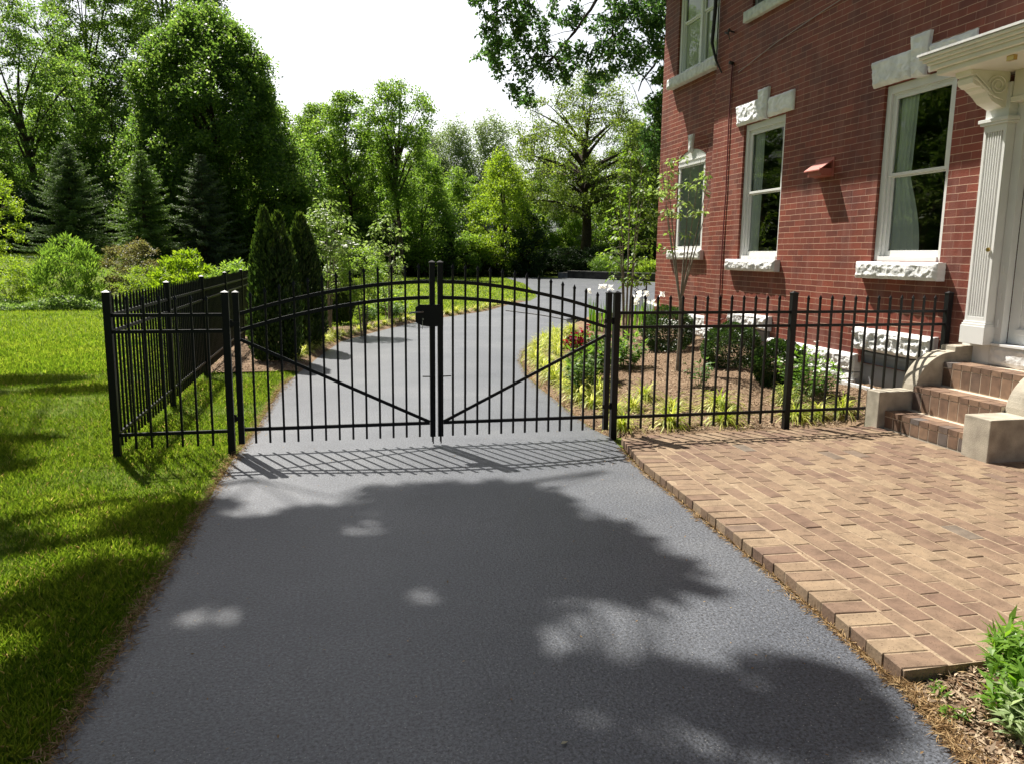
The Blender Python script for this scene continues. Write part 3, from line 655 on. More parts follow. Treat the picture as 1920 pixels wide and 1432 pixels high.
# rowlock arch bricks, slightly proud
m = MB(); nb = 22
arch_parts = [MB(), MB()]
for i in range(nb):
    m = arch_parts[int(i >= nb/2)]; t = (i + .5) / nb; y = ya - .06 + (yb - ya + .12) * t; z = zs + (za - zs) * (1 - (2*t - 1)**2) - .02; ang = -(2*t - 1) * .45
    if abs(y - (ya+yb)/2) < .10: continue
    for rr in (0, .135):
        cz, cy_ = z + .085 + rr, y - math.sin(ang) * (.085 + rr) * 0
        c, s_ = math.cos(ang), math.sin(ang); hy, hz = .0245, .062
        pts4 = [(cy_ + a*c + b_*s_*-1 + rr*math.tan(-ang)*-1*0, cz - a*s_*-1*0 + b_*c - a*s_) for a, b_ in ((-hy,-hz),(hy,-hz),(hy,hz),(-hy,hz))]
        m.prism(pts4, 'x', FW - .006, FW + .02)
hb(arch_parts[0], 'brick_arch', M_brick); hb(arch_parts[1], 'brick_arch', M_brick)

def rough_stone(y0, y1, z0, z1, xf, xb, name, mat, parent=None, amp=.022, seed=0, poly=None, slope=False):
    cs = .013 if y1-y0 < 3 else .05; ny, nz = max(4, int((y1-y0)/cs)), max(4, int((z1-z0)/cs)); V = []; m = MB()
    for j in range(nz+1):
        for i in range(ny+1):
            u, v = i/ny, j/nz; y, z = y0+(y1-y0)*u, z0+(z1-z0)*v
            if poly: yl, yr = poly(v); y = yl + (yr-yl)*u
            e = min(1, 6*min(u, 1-u)*(y1-y0)/.25, 5*min(v, 1-v)*(z1-z0)/.2)
            q = (y*7+seed*3, z*9, seed); vv = mnoise.voronoi((y*9+seed*2.3, z*11, seed*.7))[0]; v2_ = mnoise.voronoi((y*24, z*26, seed*1.3))[0]; nn = 1.5*vv[0] + .35*v2_[0] + .9*abs(mnoise.noise(q)) + .10*mnoise.noise((y*60, z*60, seed)) - .3
            x = xf - max(0, e) ** .5 * amp * .8 - amp * nn * max(e, .12)
            V.append((x, y + .004*mnoise.noise((y*9, z*30, 1)), z + .006*mnoise.noise((y*12, z*5, 7))))
    F = [(j*(ny+1)+i, (j+1)*(ny+1)+i, (j+1)*(ny+1)+i+1, j*(ny+1)+i+1) for j in range(nz) for i in range(ny)]
    nV = len(V); per = [i for i in range(ny+1)] + [j*(ny+1)+ny for j in range(1, nz+1)] + [nz*(ny+1)+i for i in range(ny-1, -1, -1)] + [j*(ny+1) for j in range(nz-1, 0, -1)]
    B = [(xb, V[i][1], V[i][2]) for i in per]
    F += [(per[i], per[(i+1) % len(per)], nV+(i+1) % len(per), nV+i) for i in range(len(per))]
    F.append(tuple(range(nV+len(per)-1, nV-1, -1)))
    m.v = V + B; m.f = F; m.n = len(m.v)
    return hb(m, name, mat, parent)

def sash_window(o, X, split, mrail, label=None, curtain_or_fill=None, arched=False, dark=False, frame_mat=M_white, mull=False, rd=.085):
    """window filling opening o=(y0,y1,z0,z1) with frame set back by rd"""
    y0, y1, z0, z1 = o; x = X + rd; g = .004; fw = .085
    m = MB(); m.box((x-.045, y0+g, z0), (x+.04, y0+fw, z1-g)); m.box((x-.045, y1-fw, z0), (x+.04, y1-g, z1-g)); m.box((x-.043, y0+fw, z1-fw-.02), (x+.038, y1-fw, z1-g-.001)); m.box((x-.06, y0+fw, z0), (x+.038, y1-fw, z0+.06))
    # stepped inner mouldings
    m.box((x-.015, y0+fw, z0+.06), (x+.03, y0+fw+.028, z1-fw-.02)); m.box((x-.015, y1-fw-.028, z0+.06), (x+.03, y1-fw, z1-fw-.02))
    m.box((x-.02, y0+fw+.028, z1-fw-.045), (x+.03, y1-fw-.028, z1-fw-.02))
    fr = hb(m, 'window_frame', frame_mat, bevel=.004)
    if mull:
        halves = [(y0+fw, (y0+y1)/2-.045), ((y0+y1)/2+.045, y1-fw)]
        m = MB(); m.box((x-.04, (y0+y1)/2-.045, z0+.06), (x+.04, (y0+y1)/2+.045, z1-fw-.02)); mo = hb(m, 'mullion', frame_mat, bevel=.003)
    else: halves = [(y0+fw+.028, y1-fw-.028)]
    for (a, b_) in halves:
        for (c, d, xx) in ((z0+.06, mrail, x+.035), (mrail, z1-fw-.045, x+.005)):
            s_ = .045; m = MB(); low = c < mrail
            m.box((xx-.015, a, c), (xx+.02, a+s_, d)); m.box((xx-.015, b_-s_, c), (xx+.02, b_, d))
            m.box((xx-.016, a+s_, c), (xx+.019, b_-s_, c+(.075 if low else .035))); m.box((xx-.016, a+s_, d-(.02 if low else .045)), (xx+.019, b_-s_, d))
            sh = hb(m, 'sash', frame_mat, bevel=.003)
            m = MB(); xg = xx+.004; m.add([(xg,a+s_,c+.03),(xg,b_-s_,c+.03),(xg,b_-s_,d-.02),(xg,a+s_,d-.02)], [(0,3,2,1)])
            p = m.v; hb(m, 'pane', M_glass, sh, recalc=False)
    # dark room behind
    m = MB(); xa, xb_ = x+.065, x+1.6
    Y0, Y1, Z0, Z1 = y0-.3, y1+.3, z0-.5, z1+.1
    m.add([(xb_,Y0,Z0),(xb_,Y1,Z0),(xb_,Y1,Z1),(xb_,Y0,Z1),(xa,Y0,Z0),(xa,Y1,Z0),(xa,Y1,Z1),(xa,Y0,Z1)], [(0,1,2,3),(0,4,5,1),(3,2,6,7),(0,3,7,4),(1,5,6,2)])
    m.add([(xa,Y0,Z0),(xa,y0+.02,Z0),(xa,y0+.02,Z1),(xa,Y0,Z1)], [(0,1,2,3)]); m.add([(xa,y1-.02,Z0),(xa,Y1,Z0),(xa,Y1,Z1),(xa,y1-.02,Z1)], [(0,1,2,3)])
    hb(m, 'room_interior', M_interior)
    return fr
def curtain_or_fill(y0, y1, z0, z1, X, tie=None):
    m = MB(); ny, nz = 40, 24; V = []
    for j in range(nz+1):
        for i in range(ny+1):
            u, v = i/ny, j/nz; z = z0 + (z1-z0)*v; b_ = y1; a = y0
            if tie: k = tie(v); a = y1 - (y1-y0)*k
            y = a + (b_-a)*u; V.append((X + .009*math.sin(u*30) + .004*math.sin(u*61+v*3), y, z))
    m.v = V; m.n = len(V); m.f = [(j*(ny+1)+i, j*(ny+1)+i+1, (j+1)*(ny+1)+i+1, (j+1)*(ny+1)+i) for j in range(nz) for i in range(ny)]
    return hb(m, 'curtain_or_fill', M_curtain, recalc=False, smooth=True)
sash_window(W2, NW, 0, 2.90); sash_window(W3, NW, 0, 2.87)
curtain_or_fill(8.22, 8.78, 1.90, 3.93, NW+.145, tie=lambda v: .55 + .45*math.cos(min(v*2.2, 1)*1.57) if v < .45 else .55 + .1*(v-.45))
curtain_or_fill(11.92, 12.24, 1.90, 3.95, NW+.145)
curtain_or_fill(13.7, 15.3, 5.5, 7.2, FW+.147); curtain_or_fill(11.1, 12.25, 5.9, 7.2, NW+.147)  # upper windows: white sheets added to brighten panes in place of sky reflection
sash_window(TW2, NW, 0, 6.6, frame_mat=M_greypanel)
M_trimgrey = simple('pale_trim', (.80,.83,.84), .5)
sash_window(TW1, FW, 0, 6.42, frame_mat=M_trimgrey, mull=True)
# arched window: frame, arched panel, blind
m = MB(); x = FW + .045; a, b_ = WA[0]+.004, WA[1]-.004
m.box((x-.03, a, WA[2]), (x+.05, a+.09, 3.70)); m.box((x-.03, b_-.09, WA[2]), (x+.05, b_, 3.70)); m.box((x-.03, a+.09, WA[2]), (x+.05, b_-.09, WA[2]+.08))
ap = [(a, 3.60)] + [(min(max(p[0], a), b_), p[1]-.004) for p in ar] + [(b_, 3.60)]
m.prism(ap, 'x', x-.032, x+.048); m.box((x-.05, a+.02, 3.63), (x-.032, b_-.02, 3.66)); m.box((x-.05, a+.02, 3.72), (x-.032, b_-.02, 3.735))
fr = hb(m, 'window_frame', M_white)
m = MB(); m.add([(x,a+.09,2.06),(x,b_-.09,2.06),(x,b_-.09,3.6),(x,a+.09,3.6)], [(0,3,2,1)]); hb(m, 'pane', M_glass, fr and None, recalc=False)
m = MB()
for i in range(52):
    z = 2.08 + i*.029
    m.add([(x+.010,a+.09,z),(x+.010,b_-.09,z),(x+.026,b_-.09,z+.026),(x+.026,a+.09,z+.026)], [(0,1,2,3)])
m.add([(x+.049,a,2.0),(x+.049,b_,2.0),(x+.049,b_,3.7),(x+.049,a,3.7)], [(0,1,2,3)])
hb(m, 'window_blind', M_blind, recalc=False)

# sills, lintels, keystones
rough_stone(11.0, 12.58, 1.635, 1.82, NW-.085, NW+.1, 'window_sill', M_stone, seed=1)
rough_stone(7.60, 9.03, 1.605, 1.815, NW-.10, NW+.1, 'window_sill', M_stone, seed=2)
rough_stone(13.85, 15.38, 1.80, 1.98, FW-.07, FW+.1, 'window_sill', M_stone, seed=3, amp=.016)
for i, (a, b_) in enumerate(((11.02, 11.75), (11.755, 12.45))): rough_stone(a, b_, 5.66, 5.83, NW-.075, NW+.1, 'window_sill', M_greystone, seed=4+i, amp=.012)
for i, (a, b_) in enumerate(((13.49, 14.65), (14.655, 15.60))): rough_stone(a, b_, 5.22, 5.41, FW-.13, FW+.1, 'window_sill', M_greystone, seed=6+i, amp=.014)
M_lint = simple('pale_grey_stone', (.82,.83,.84), .7, .3, nscale=7, namt=.14, bump=.6, bscale=32)
rough_stone(11.86, 12.62, 4.035, 4.37, NW-.02, NW+.05, 'lintel_stone', M_lint, seed=10, poly=lambda v: (11.86+.0*v, 12.55+.07*v))
rough_stone(10.86, 11.58, 4.035, 4.33, NW-.02, NW+.05, 'lintel_stone', M_lint, seed=11, poly=lambda v: (10.88, 11.58))
rough_stone(11.6, 11.85, 4.03, 4.50, NW-.045, NW+.05, 'keystone', M_lint, seed=12, poly=lambda v: (11.63-.05*v, 11.82+.07*v))
rough_stone(8.42, 9.15, 3.975, 4.30, NW-.02, NW+.05, 'lintel_stone', M_lint, seed=13, poly=lambda v: (8.42, 9.08+.07*v))
rough_stone(7.44, 8.14, 3.975, 4.28, NW-.02, NW+.05, 'lintel_stone', M_lint, seed=14, poly=lambda v: (7.46, 8.14))
rough_stone(8.16, 8.40, 3.96, 4.44, NW-.045, NW+.05, 'keystone', M_lint, seed=15, poly=lambda v: (8.18-.05*v, 8.37+.08*v))
rough_stone(14.47, 14.66, 3.86, 4.20, FW-.04, FW+.05, 'keystone', M_stone, seed=16, amp=.012, poly=lambda v: (14.52-.06*v, 14.62+.06*v))
# foundation
rough_stone(7.60, 9.02, .68, .965, NW-.05, NW+.08, 'basement_lintel', M_stone, seed=20, amp=.035)
rough_stone(11.12, 12.44, .70, .93, NW-.05, NW+.08, 'basement_lintel', M_stone, seed=21, amp=.03)
rough_stone(13.46, 14.34, .52, .745, FW-.05, FW+.08, 'basement_lintel', M_stone, seed=22, amp=.02)
k = 23
for (y0, y1) in ((-3,5.3),(8.98,10.02),(10.03,11.13),(12.43,13.44)):
    for (z0, z1) in ((.37,.605),(.10,.36),(-.15,.09)):
        off = .0 if (k % 2) else .0
        rough_stone(y0, y1, z0, z1, NW-.04, NW+.08, 'foundation_stone', M_stone, seed=k, amp=.03); k += 1
for (y0, y1) in ((13.46,14.6),(14.61,16.08)):
    for (z0, z1) in ((.34,.56 if y0 > 14 else .515),(.1,.33)): rough_stone(y0, y1, z0, z1, FW-.04, FW+.08, 'foundation_stone', M_stone, seed=k, amp=.02); k += 1
for o in (B1, B2):
    m = MB(); m.box((NW+.05, o[0]-.05, -.1), (NW+.08, o[1]+.05, o[3]+.02)); m.box((NW+.0, o[0]+.06, -.1), (NW+.05, o[0]+.10, o[3]-.03)); m.box((NW+.0, o[0]+.1, o[3]-.07), (NW+.048, o[1]-.02, o[3]-.03)); hb(m, 'basement_panel', M_greypanel)
m = MB(); m.box((NW-.25, 7.75, .0), (NW-.2, 9.0, .26)); m.box((NW-.2, 8.95, .0), (NW-.03, 9.0, .26)); hb(m, 'window_well_curb', M_stone)

# wall vent
m = MB(); vy0, vy1, vz = 9.83, 10.20, 3.03
m.prism([(NW-.005, vz+.17), (NW-.21, vz+.03), (NW-.21, vz+.015), (NW-.005, vz+.15)], 'y', vy0, vy1); m.box((NW-.20, vy0+.012, vz-.02), (NW-.003, vy0+.02, vz+.05)); m.box((NW-.16, vy0+.03, vz-.05), (NW-.003, vy1-.03, vz+.03)); m.box((NW-.012, vy0-.03, vz-.06), (NW-.001, vy1+.03, vz+.2))
hb(m, 'wall_vent', M_red)
# cables and hook on the wall
m = MB(); m.tube([(NW-.02,12.84,5.10),(NW-.02,12.86,4.2),(NW-.018,12.83,3.0),(NW-.02,12.86,1.9),(NW-.02,12.84,.7)], .012, 5)
m.tube([(NW-.02,12.84,5.10),(NW-.06,12.78,4.98),(NW-.09,12.72,4.75),(NW-.06,12.78,4.62),(NW-.02,12.84,4.7)], .01, 5)
m.tube([(NW-.03,12.60,.78),(NW-.04,12.9,.72),(NW-.05,13.2,.70)], .01, 5)
hb(m, 'wall_cable', M_darkred, smooth=True)
m = MB(); m.tube([(NW-.07,13.35,8.0),(NW-.10,13.42,7.0),(NW-.09,13.44,6.2),(NW-.10,13.48,5.6),(NW-.05,13.40,5.30),(NW-.03,13.2,5.05)], [.03,.04,.035,.03,.02,.012], 6)
m.tube([(NW-.05,13.38,5.3),(NW-.3,12.9,6.4),(NW-.9,12.2,8.0)], .012, 5); hb(m, 'service_cable', M_rubber, smooth=True)
m = MB(); m.tube([(NW-.01,12.86,5.63),(NW-.13,12.84,5.65)], .014, 6); m.tube([(NW-.13,12.80,5.66),(NW-.13,12.86,5.60),(NW-.13,12.94,5.64)], .02, 6); m.tube([(NW-.13,12.84,5.63),(NW-.10,12.83,5.5)], .008,5)
m.tube([(NW-.01,12.84,5.12),(NW-.08,12.84,5.14)], .03, 8); hb(m, 'insulator_hook', M_dark_iron, smooth=True)
m = MB(); m.tube([(NW-.02,12.62,4.93),(NW-.02,11.5,5.12),(NW-.02,10.3,5.25),(NW-.02,9.0,5.36)], .006, 4); hb(m, 'wall_wire', simple('pale_wire', (.35,.3,.28), .6))

# roof with deep eaves
m = MB()
m.box((NW-1.30, -4, 7.62), (17, 14.0, 7.82)); m.prism([(NW-1.4, 7.82), (17, 7.82), (12.5, 9.8), (10.5, 9.8)], 'y', -4.1, 14.05)
m.box((FW-1.0, 14.052, 7.60), (17, 16.85, 7.80)); m.prism([(FW-1.1, 7.80), (17, 7.80), (12.5, 9.7), (10.5, 9.7)], 'y', 14.06, 16.95)
hb(m, 'roof', M_roof)
m = MB(); m.box((NW-1.42, -4.1, 7.66), (NW-1.302, 14.04, 7.86)); m.box((FW-1.12, 14.06, 7.64), (FW-1.002, 16.9, 7.84)); hb(m, 'eaves_board', M_cream)

# ---- doorway: pilasters, brackets, hood, door
def pilaster(y0, y1):
    m = MB(); X0, X1 = 6.60, 6.76
    m.box((X0-.03, y0-.02, .972), (X1, y1+.02, 1.16)); m.box((X0-.022, y0-.014, 1.16), (X1, y1+.014, 1.185)); m.box((X0-.012, y0-.006, 1.185), (X1, y1+.006, 1.21))
    m.box((X0+.012, y0, 1.21), (X1, y1, 3.21)); w = (y1-y0)
    nfl = 7; e = .035; pw = (w - 2*e) / nfl
    m.box((X0-.002, y0, 1.21), (X0+.012, y0+e, 3.21)); m.box((X0-.002, y1-e, 1.21), (X0+.012, y1, 3.21)); m.box((X0-.002, y0+e, 1.21), (X0+.012, y1-e, 1.26)); m.box((X0-.002, y0+e, 3.14), (X0+.012, y1-e, 3.21))
    for i in range(1, nfl):
        yc = y0 + e + pw * i; m.box((X0-.002, yc-.0075, 1.26), (X0+.012, yc+.0075, 3.14))
    m.box((X0-.03, y0-.03, 3.21), (X1, y1+.03, 3.235)); m.box((X0-.045, y0-.045, 3.235), (X1, y1+.045, 3.27)); m.box((X0, y0, 3.27), (X1, y1, 3.60))
    return hb(m, 'pilaster', M_white, bevel=.003)
pilaster(6.805, 7.09); pilaster(5.22, 5.505)
def bracket(y0, y1):
    prof = [(6.62, 3.36), (6.56, 3.36), (6.50, 3.385), (6.44, 3.41), (6.385, 3.46), (6.36, 3.50), (6.30, 3.52), (6.285, 3.545), (6.24, 3.545), (6.19, 3.575), (6.18, 3.62), (6.20, 3.645), (6.16, 3.65), (6.15, 3.70), (6.62, 3.70)]
    m = MB(); m.prism(prof, 'y', y0, y1)
    for ys_ in (y0 - .008, y1 + .008):      # carved scroll on each cheek
        sp = [];
        for i in range(46):
            t = i / 45 * 4.2 * math.pi; r_ = .028 + .0085 * t * .75; sp.append((6.475 + r_*math.cos(t+2.2), ys_, 3.565 + r_*.85*math.sin(t+2.2)))
        m.tube(sp, .0085, 5)
        m.tube([(6.55, ys_, 3.43), (6.44, ys_, 3.46), (6.37, ys_, 3.53), (6.28, ys_, 3.60), (6.20, ys_, 3.66)], [.008,.012,.014,.012,.008], 5)
        for q in range(7): m.tube([(6.40-.03*q+.012, ys_, 3.475+.021*q), (6.375-.03*q, ys_, 3.49+.021*q)], [.014, .01], 5)
    return hb(m, 'bracket', M_cream, bevel=.002)
bracket(6.85, 7.05); bracket(5.26, 5.46)
m = MB(); y0, y1 = 5.02, 7.29
prof = [(6.745, 3.70), (6.08, 3.70), (6.08, 3.745), (6.03, 3.755), (6.03, 3.80), (6.0, 3.83), (5.955, 3.85), (5.93, 3.88), (5.93, 3.895), (6.745, 3.93)]
steps_ = [(3.70, 3.755, .0), (3.755, 3.80, .045), (3.80, 3.83, .07), (3.83, 3.862, .10), (3.862, 3.893, .125)]
for (za_, zb_, e) in steps_: m.box((6.045-e, y0+.10-e, za_), (6.745, y1-.10+e, zb_))
hb(m, 'door_hood', M_cream, bevel=.008)
m = MB(); m.add([(5.905,y0-.035,3.895),(5.905,y1+.035,3.895),(6.745,y1+.035,3.96),(6.745,y0-.035,3.96),(5.905,y0-.035,3.918),(5.905,y1+.035,3.918),(6.745,y1+.035,3.985),(6.745,y0-.035,3.985)],
    [(0,1,2,3),(4,7,6,5),(0,4,5,1),(1,5,6,2),(2,6,7,3),(3,7,4,0)]); hb(m, 'hood_flashing', M_stone)
m = MB(); m.box((6.62, 5.51, 3.45), (6.745, 6.80, 3.70)); m.box((6.60, 5.51, 3.40), (6.745, 6.80, 3.45)); hb(m, 'door_head', M_cream, bevel=.004)
m = MB(); m.box((6.08, 6.28, 3.655), (6.12, 6.36, 3.699)); hb(m, 'porch_lamp_mount', M_brass)
# door frame and door
m = MB(); m.box((6.70, 6.70, .99), (6.78, 6.802, 3.42)); m.box((6.70, 5.51, .99), (6.78, 5.60, 3.42)); m.box((6.701, 5.60, 3.32), (6.779, 6.70, 3.42)); hb(m, 'door_frame', M_white, bevel=.004)
m = MB(); dx = 6.80
m.box((dx-.0, 5.605, 1.0), (dx+.045, 6.695, 3.315)) if False else None
m.box((dx-.02, 6.57, 1.0), (dx+.02, 6.695, 3.315)); m.box((dx-.02, 5.605, 1.0), (dx+.02, 5.73, 3.315)); m.box((dx-.02, 5.73, 1.0), (dx+.02, 6.57, 1.17)); m.box((dx-.02, 5.73, 1.60), (dx+.02, 6.57, 1.68)); m.box((dx-.02, 5.73, 3.20), (dx+.02, 6.57, 3.315))
m.box((dx-.035, 5.70, 1.635), (dx-.021, 6.60, 1.675)); m.box((dx-.035, 5.70, 1.10), (dx-.021, 6.60, 1.155))
m.box((dx-.012, 5.73, 1.17), (dx+.01, 6.57, 1.60))
door = hb(m, 'door', M_white, bevel=.003)
m = MB(); m.add([(dx,5.73,1.68),(dx,6.57,1.68),(dx,6.57,3.2),(dx,5.73,3.2)], [(0,3,2,1)]); hb(m, 'glass', M_glass, door, recalc=False)
m = MB(); m.add([(dx+.06,5.6,1.0),(dx+.06,6.75,1.0),(dx+.06,6.75,3.4),(dx+.06,5.6,3.4)], [(0,3,2,1)]); hb(m, 'inner_door', M_white)
m = MB(); m.tube([(6.59, 6.86, 1.955), (6.575, 6.86, 1.955)], .022, 12); m.tube([(6.575, 6.86, 1.955), (6.568, 6.86, 1.955)], .010, 10); hb(m, 'doorbell', M_brass)
m = MB()
for z in (1.2, 1.48, 1.75): m.tube([(6.695, 6.75, z-.04), (6.695, 6.75, z+.04)], .008, 6)
hb(m, 'door_hinge', M_white)
rough_stone(5.0, 6.83, .768, .97, 6.70, 7.0, 'door_sill', M_stone, seed=50, amp=.01)
m = MB(); m.box((6.705, 6.835, .75), (7.0, 7.2, .972)); m.box((6.66, 5.3, .972), (7.0, 6.80, .995)); hb(m, 'threshold', M_white)

# ------------------------------------------------------------------ front steps
steps = thing('front_steps', 'brown tiled steps with curved concrete side walls up to the white door', 'steps', (6.2, 6.5, 0))
def sb(m, name, mat, **k):
    for i, v in enumerate(m.v): m.v[i] = (v[0]-6.2, v[1]-6.5, v[2])
    return m.build(name, mat, steps, **k)
RX = [5.68, 6.0, 6.35, 6.69]; RZ = [.08, .262, .517, .768]
Ya, Yb = 5.905, 7.045
def tile_step(i):
    V = []; T = []; g = .004
    g = .0065; x0, x1 = RX[i], RX[i+1]; zb, zt = RZ[i], RZ[i+1]; n_ = 9; w = (Yb-Ya)/n_
    def bx(a, b_, t):
        (xa,ya_,za_),(xb_,yb_,zb_) = a, b_
        c = [(xa,ya_,za_),(xb_,ya_,za_),(xb_,yb_,za_),(xa,yb_,za_),(xa,ya_,zb_),(xb_,ya_,zb_),(xb_,yb_,zb_),(xa,yb_,zb_)]
        for q in ((0,3,2,1),(4,5,6,7),(0,1,5,4),(1,2,6,5),(2,3,7,6),(3,0,4,7)): V.append([(c[k][0]-6.2, c[k][1]-6.5, c[k][2]) for k in q]); T.append(t)
    for j in range(n_):
        a = Ya + w*j + g; b_ = Ya + w*(j+1) - g
        bx((x0, a, zb+.006), (x0+.02, b_, zt-.064), random.random())
        t = random.uniform(0,.1) if random.random() < .06 else random.uniform(.15, 1)
        bx((x0-.003, a, zt-.053), (x0+.12, b_, zt+random.gauss(0,.0012)), t)
    nn = 4; ww = (Yb-Ya)/ (n_/2)
    y = Ya; rows = int(round((x1 - x0 - .12) / .066))
    for r_ in range(max(1, (int((x1-x0-.12)/.125)))):
        xa = x0 + .125 + r_*.13; xb_ = min(xa + .125, x1 - .002)
        if xb_ - xa < .03: continue
        y = Ya - (.13 if r_ % 2 else 0)
        while y < Yb:
            a, b_ = max(y, Ya)+g, min(y+.26, Yb)-g
            if b_ > a + .02: bx((xa, a, zt-.03), (xb_, b_, zt+random.gauss(0,.001)), random.uniform(.15, 1))
            y += .26
    o = quads_mesh('tread', np.array(V), M_step, np.array(T), parent=steps); return o
for i in range(3): tile_step(i)
m = MB()
for i in range(3): m.box((RX[i]+.003, Ya+.001*i, .0 if i == 0 else RZ[i]-.02), (6.745, Yb-.001*i, RZ[i+1]-.006))
sb(m, 'step_core', M_stepmortar)
prof = [(5.60, .0), (5.60, .462), (6.035, .462)]
for i in range(13):
    t = i/12*math.pi/2; prof.append((6.49 - .455*math.cos(t), .462 + .415*math.sin(t)))
prof += [(6.492, .93), (6.74, .935), (6.74, .0)]
def cheek(ya_, yb_):
    m = MB(); n_ = len(prof)
    # front nose slopes slightly: outer edges rounded by bevel
    m.prism(prof, 'y', ya_, yb_); return sb(m, 'side_wall', M_concrete, bevel=.008)
cheek(7.05, 7.26); cheek(5.60, 5.90)

# ------------------------------------------------------------------ trees and plants
def bez(p0, p1, p2, n_):
    p0, p1, p2 = Vector(p0), Vector(p1), Vector(p2)
    return [(p0*(1-t)**2 + p1*2*t*(1-t) + p2*t*t) for t in [i/n_ for i in range(n_+1)]]
PROF = {
 'round': lambda t: math.sqrt(max(0, 1 - (2*t-1)**2)),
 'egg':   lambda t: (math.sin(math.pi * min(1, t*1.0)**.62) ** .7) if t < 1 else 0,
 'pear':  lambda t: max(0, (1 - t**2.6)) ** .6 * min(1, .62 + t*1.5),
 'vase':  lambda t: (.35 + .65*t) * math.sqrt(max(0, 1 - max(0, (t-.6)/.4)**2)),
 'col':   lambda t: max(0, 1 - t**4)**.5 * min(1, .7 + t),
 'spread':lambda t: math.sqrt(max(0, 1 - t**2)) * min(1, .55 + t*2.4),
}
def make_tree(name, label, cat, loc, H, z0, Rr, prof='round', ncl=160, lpc=120, lsize=.22, clr=.9, trunk_r=.22, nl=12, lmat=L_light, bmat=M_bark,
        seed=1, group=None, inner=.45, tone=0., lump=.22, flat=.65, trunk_top=.75, asp=.6, twig=True, rise=.45, wob_=.25, twr=.018):
    rd = random.Random(seed); rg = np.random.default_rng(seed); root = thing(name, label, cat, loc, group=group)
    P = PROF[prof]; ph = [rd.uniform(0, 6.28) for _ in range(6)]
    cl = []
    while len(cl) < ncl:
        t = rd.random(); r0 = P(t)
        if rd.random() > r0 + .05: continue
        az = rd.uniform(0, 2*math.pi)
        lm = 1 + lump*(math.sin(2*az+ph[0]+4*t)*.5 + math.sin(3*az+ph[1]-7*t)*.5 + math.sin(5*az+ph[2]+11*t)*.4)
        r_ = Rr * r0 * lm * (inner + (1-inner) * math.sqrt(rd.random()))
        cl.append(Vector((r_*math.cos(az), r_*math.sin(az), z0 + (H-z0)*t*(.97 + .06*rd.random()))))
    m = MB(); tz = z0 + (H-z0)*trunk_top
    tp = [Vector((wob_*math.sin(z*.5+ph[3])*min(1, z/4), wob_*math.cos(z*.43+ph[4])*min(1, z/4) - wob_*math.cos(ph[4])*0, z)) for z in np.linspace(0, tz, 10)]
    tp[0] = Vector((tp[0].x, tp[0].y, -.3))
    m.tube(tp, [trunk_r * ((1.35 if i == 0 else 1) * (1 - i/9)**.8 + .05) for i in range(10)], 9)
    samples = [(p, trunk_r * (1 - i/9) * .5 + .02) for i, p in enumerate(tp) if p.z > z0*.8]
    limbs = sorted(cl, key=lambda c: rd.random())[:nl]
    for c in limbs:
        hz = max(z0*.55, min(c.z*.72, tz*.9) - rise*math.hypot(c.x, c.y)); hz = min(hz, tz*.92)
        i = min(8, int(hz/tz*9)); fr_ = hz/tz*9 - i; s0 = tp[i].lerp(tp[i+1], fr_)
        mid = s0.lerp(c, .5) + Vector((0, 0, .12*(c-s0).length)) + Vector((rd.uniform(-.3,.3), rd.uniform(-.3,.3), 0))
        bp = bez(s0, mid, c, 7); r0 = trunk_r * (1 - hz/tz)**.6 * .55 + .02
        m.tube(bp, [r0*(1-j/7)+.012 for j in range(8)], 6, caps=False); samples += [(p, max(.012, r0*(1-j/7)*.5)) for j, p in enumerate(bp) if j > 1]
    if twig:
        SP = np.array([tuple(s_[0]) for s_ in samples])
        for c in cl:
            d = np.linalg.norm(SP - np.array(c), axis=1) + np.maximum(0, SP[:, 2] - c.z)*1.2; j = int(d.argmin()); s0 = samples[j][0]
            if (c - s0).length < .2: continue
            mid = s0.lerp(c, .5) + Vector((rd.uniform(-.2,.2), rd.uniform(-.2,.2), .08*(c-s0).length))
            m.tube(bez(s0, mid, c + Vector((0,0,clr*.3)), 4), [twr*(1-k/5)+.004 for k in range(5)], 4, caps=False)
    m.build('trunk', bmat, root, smooth=True, recalc=False)
    Cc = np.array([tuple(c) for c in cl]); ctone = rg.uniform(-.16, .16, ncl)
    idx = np.repeat(np.arange(ncl), lpc); off = rg.normal(size=(len(idx), 3)); off = norm(off) * (rg.random(len(idx))**.5)[:, None] * clr * rg.uniform(.6, 1.3, ncl)[idx][:, None]
    off[:, 2] *= flat; PP = Cc[idx] + off
    V = leaf_quads(PP, lsize, asp, .7, rg=rg)
    tn = np.clip(.42 + ctone[idx] + rg.normal(0, .22, len(idx)) + tone, 0, 1)
    quads_mesh('crown', V, lmat, tn, parent=root)
    return root
def copy_tree(o, loc, rz, sc, label=None, group=None):
    r_ = o.copy(); C.objects.link(r_); r_.location = loc; r_.rotation_euler = (0, 0, rz); r_.scale = sc if hasattr(sc, '__len__') else (sc, sc, sc)
    if label: r_['label'] = label
    if group: r_['group'] = group
    for ch in o.children:
        c = ch.copy(); C.objects.link(c); c.parent = r_
    return r_
def g3(x, y, dz=0): return (x, y, float(gz(x, y)) + dz)

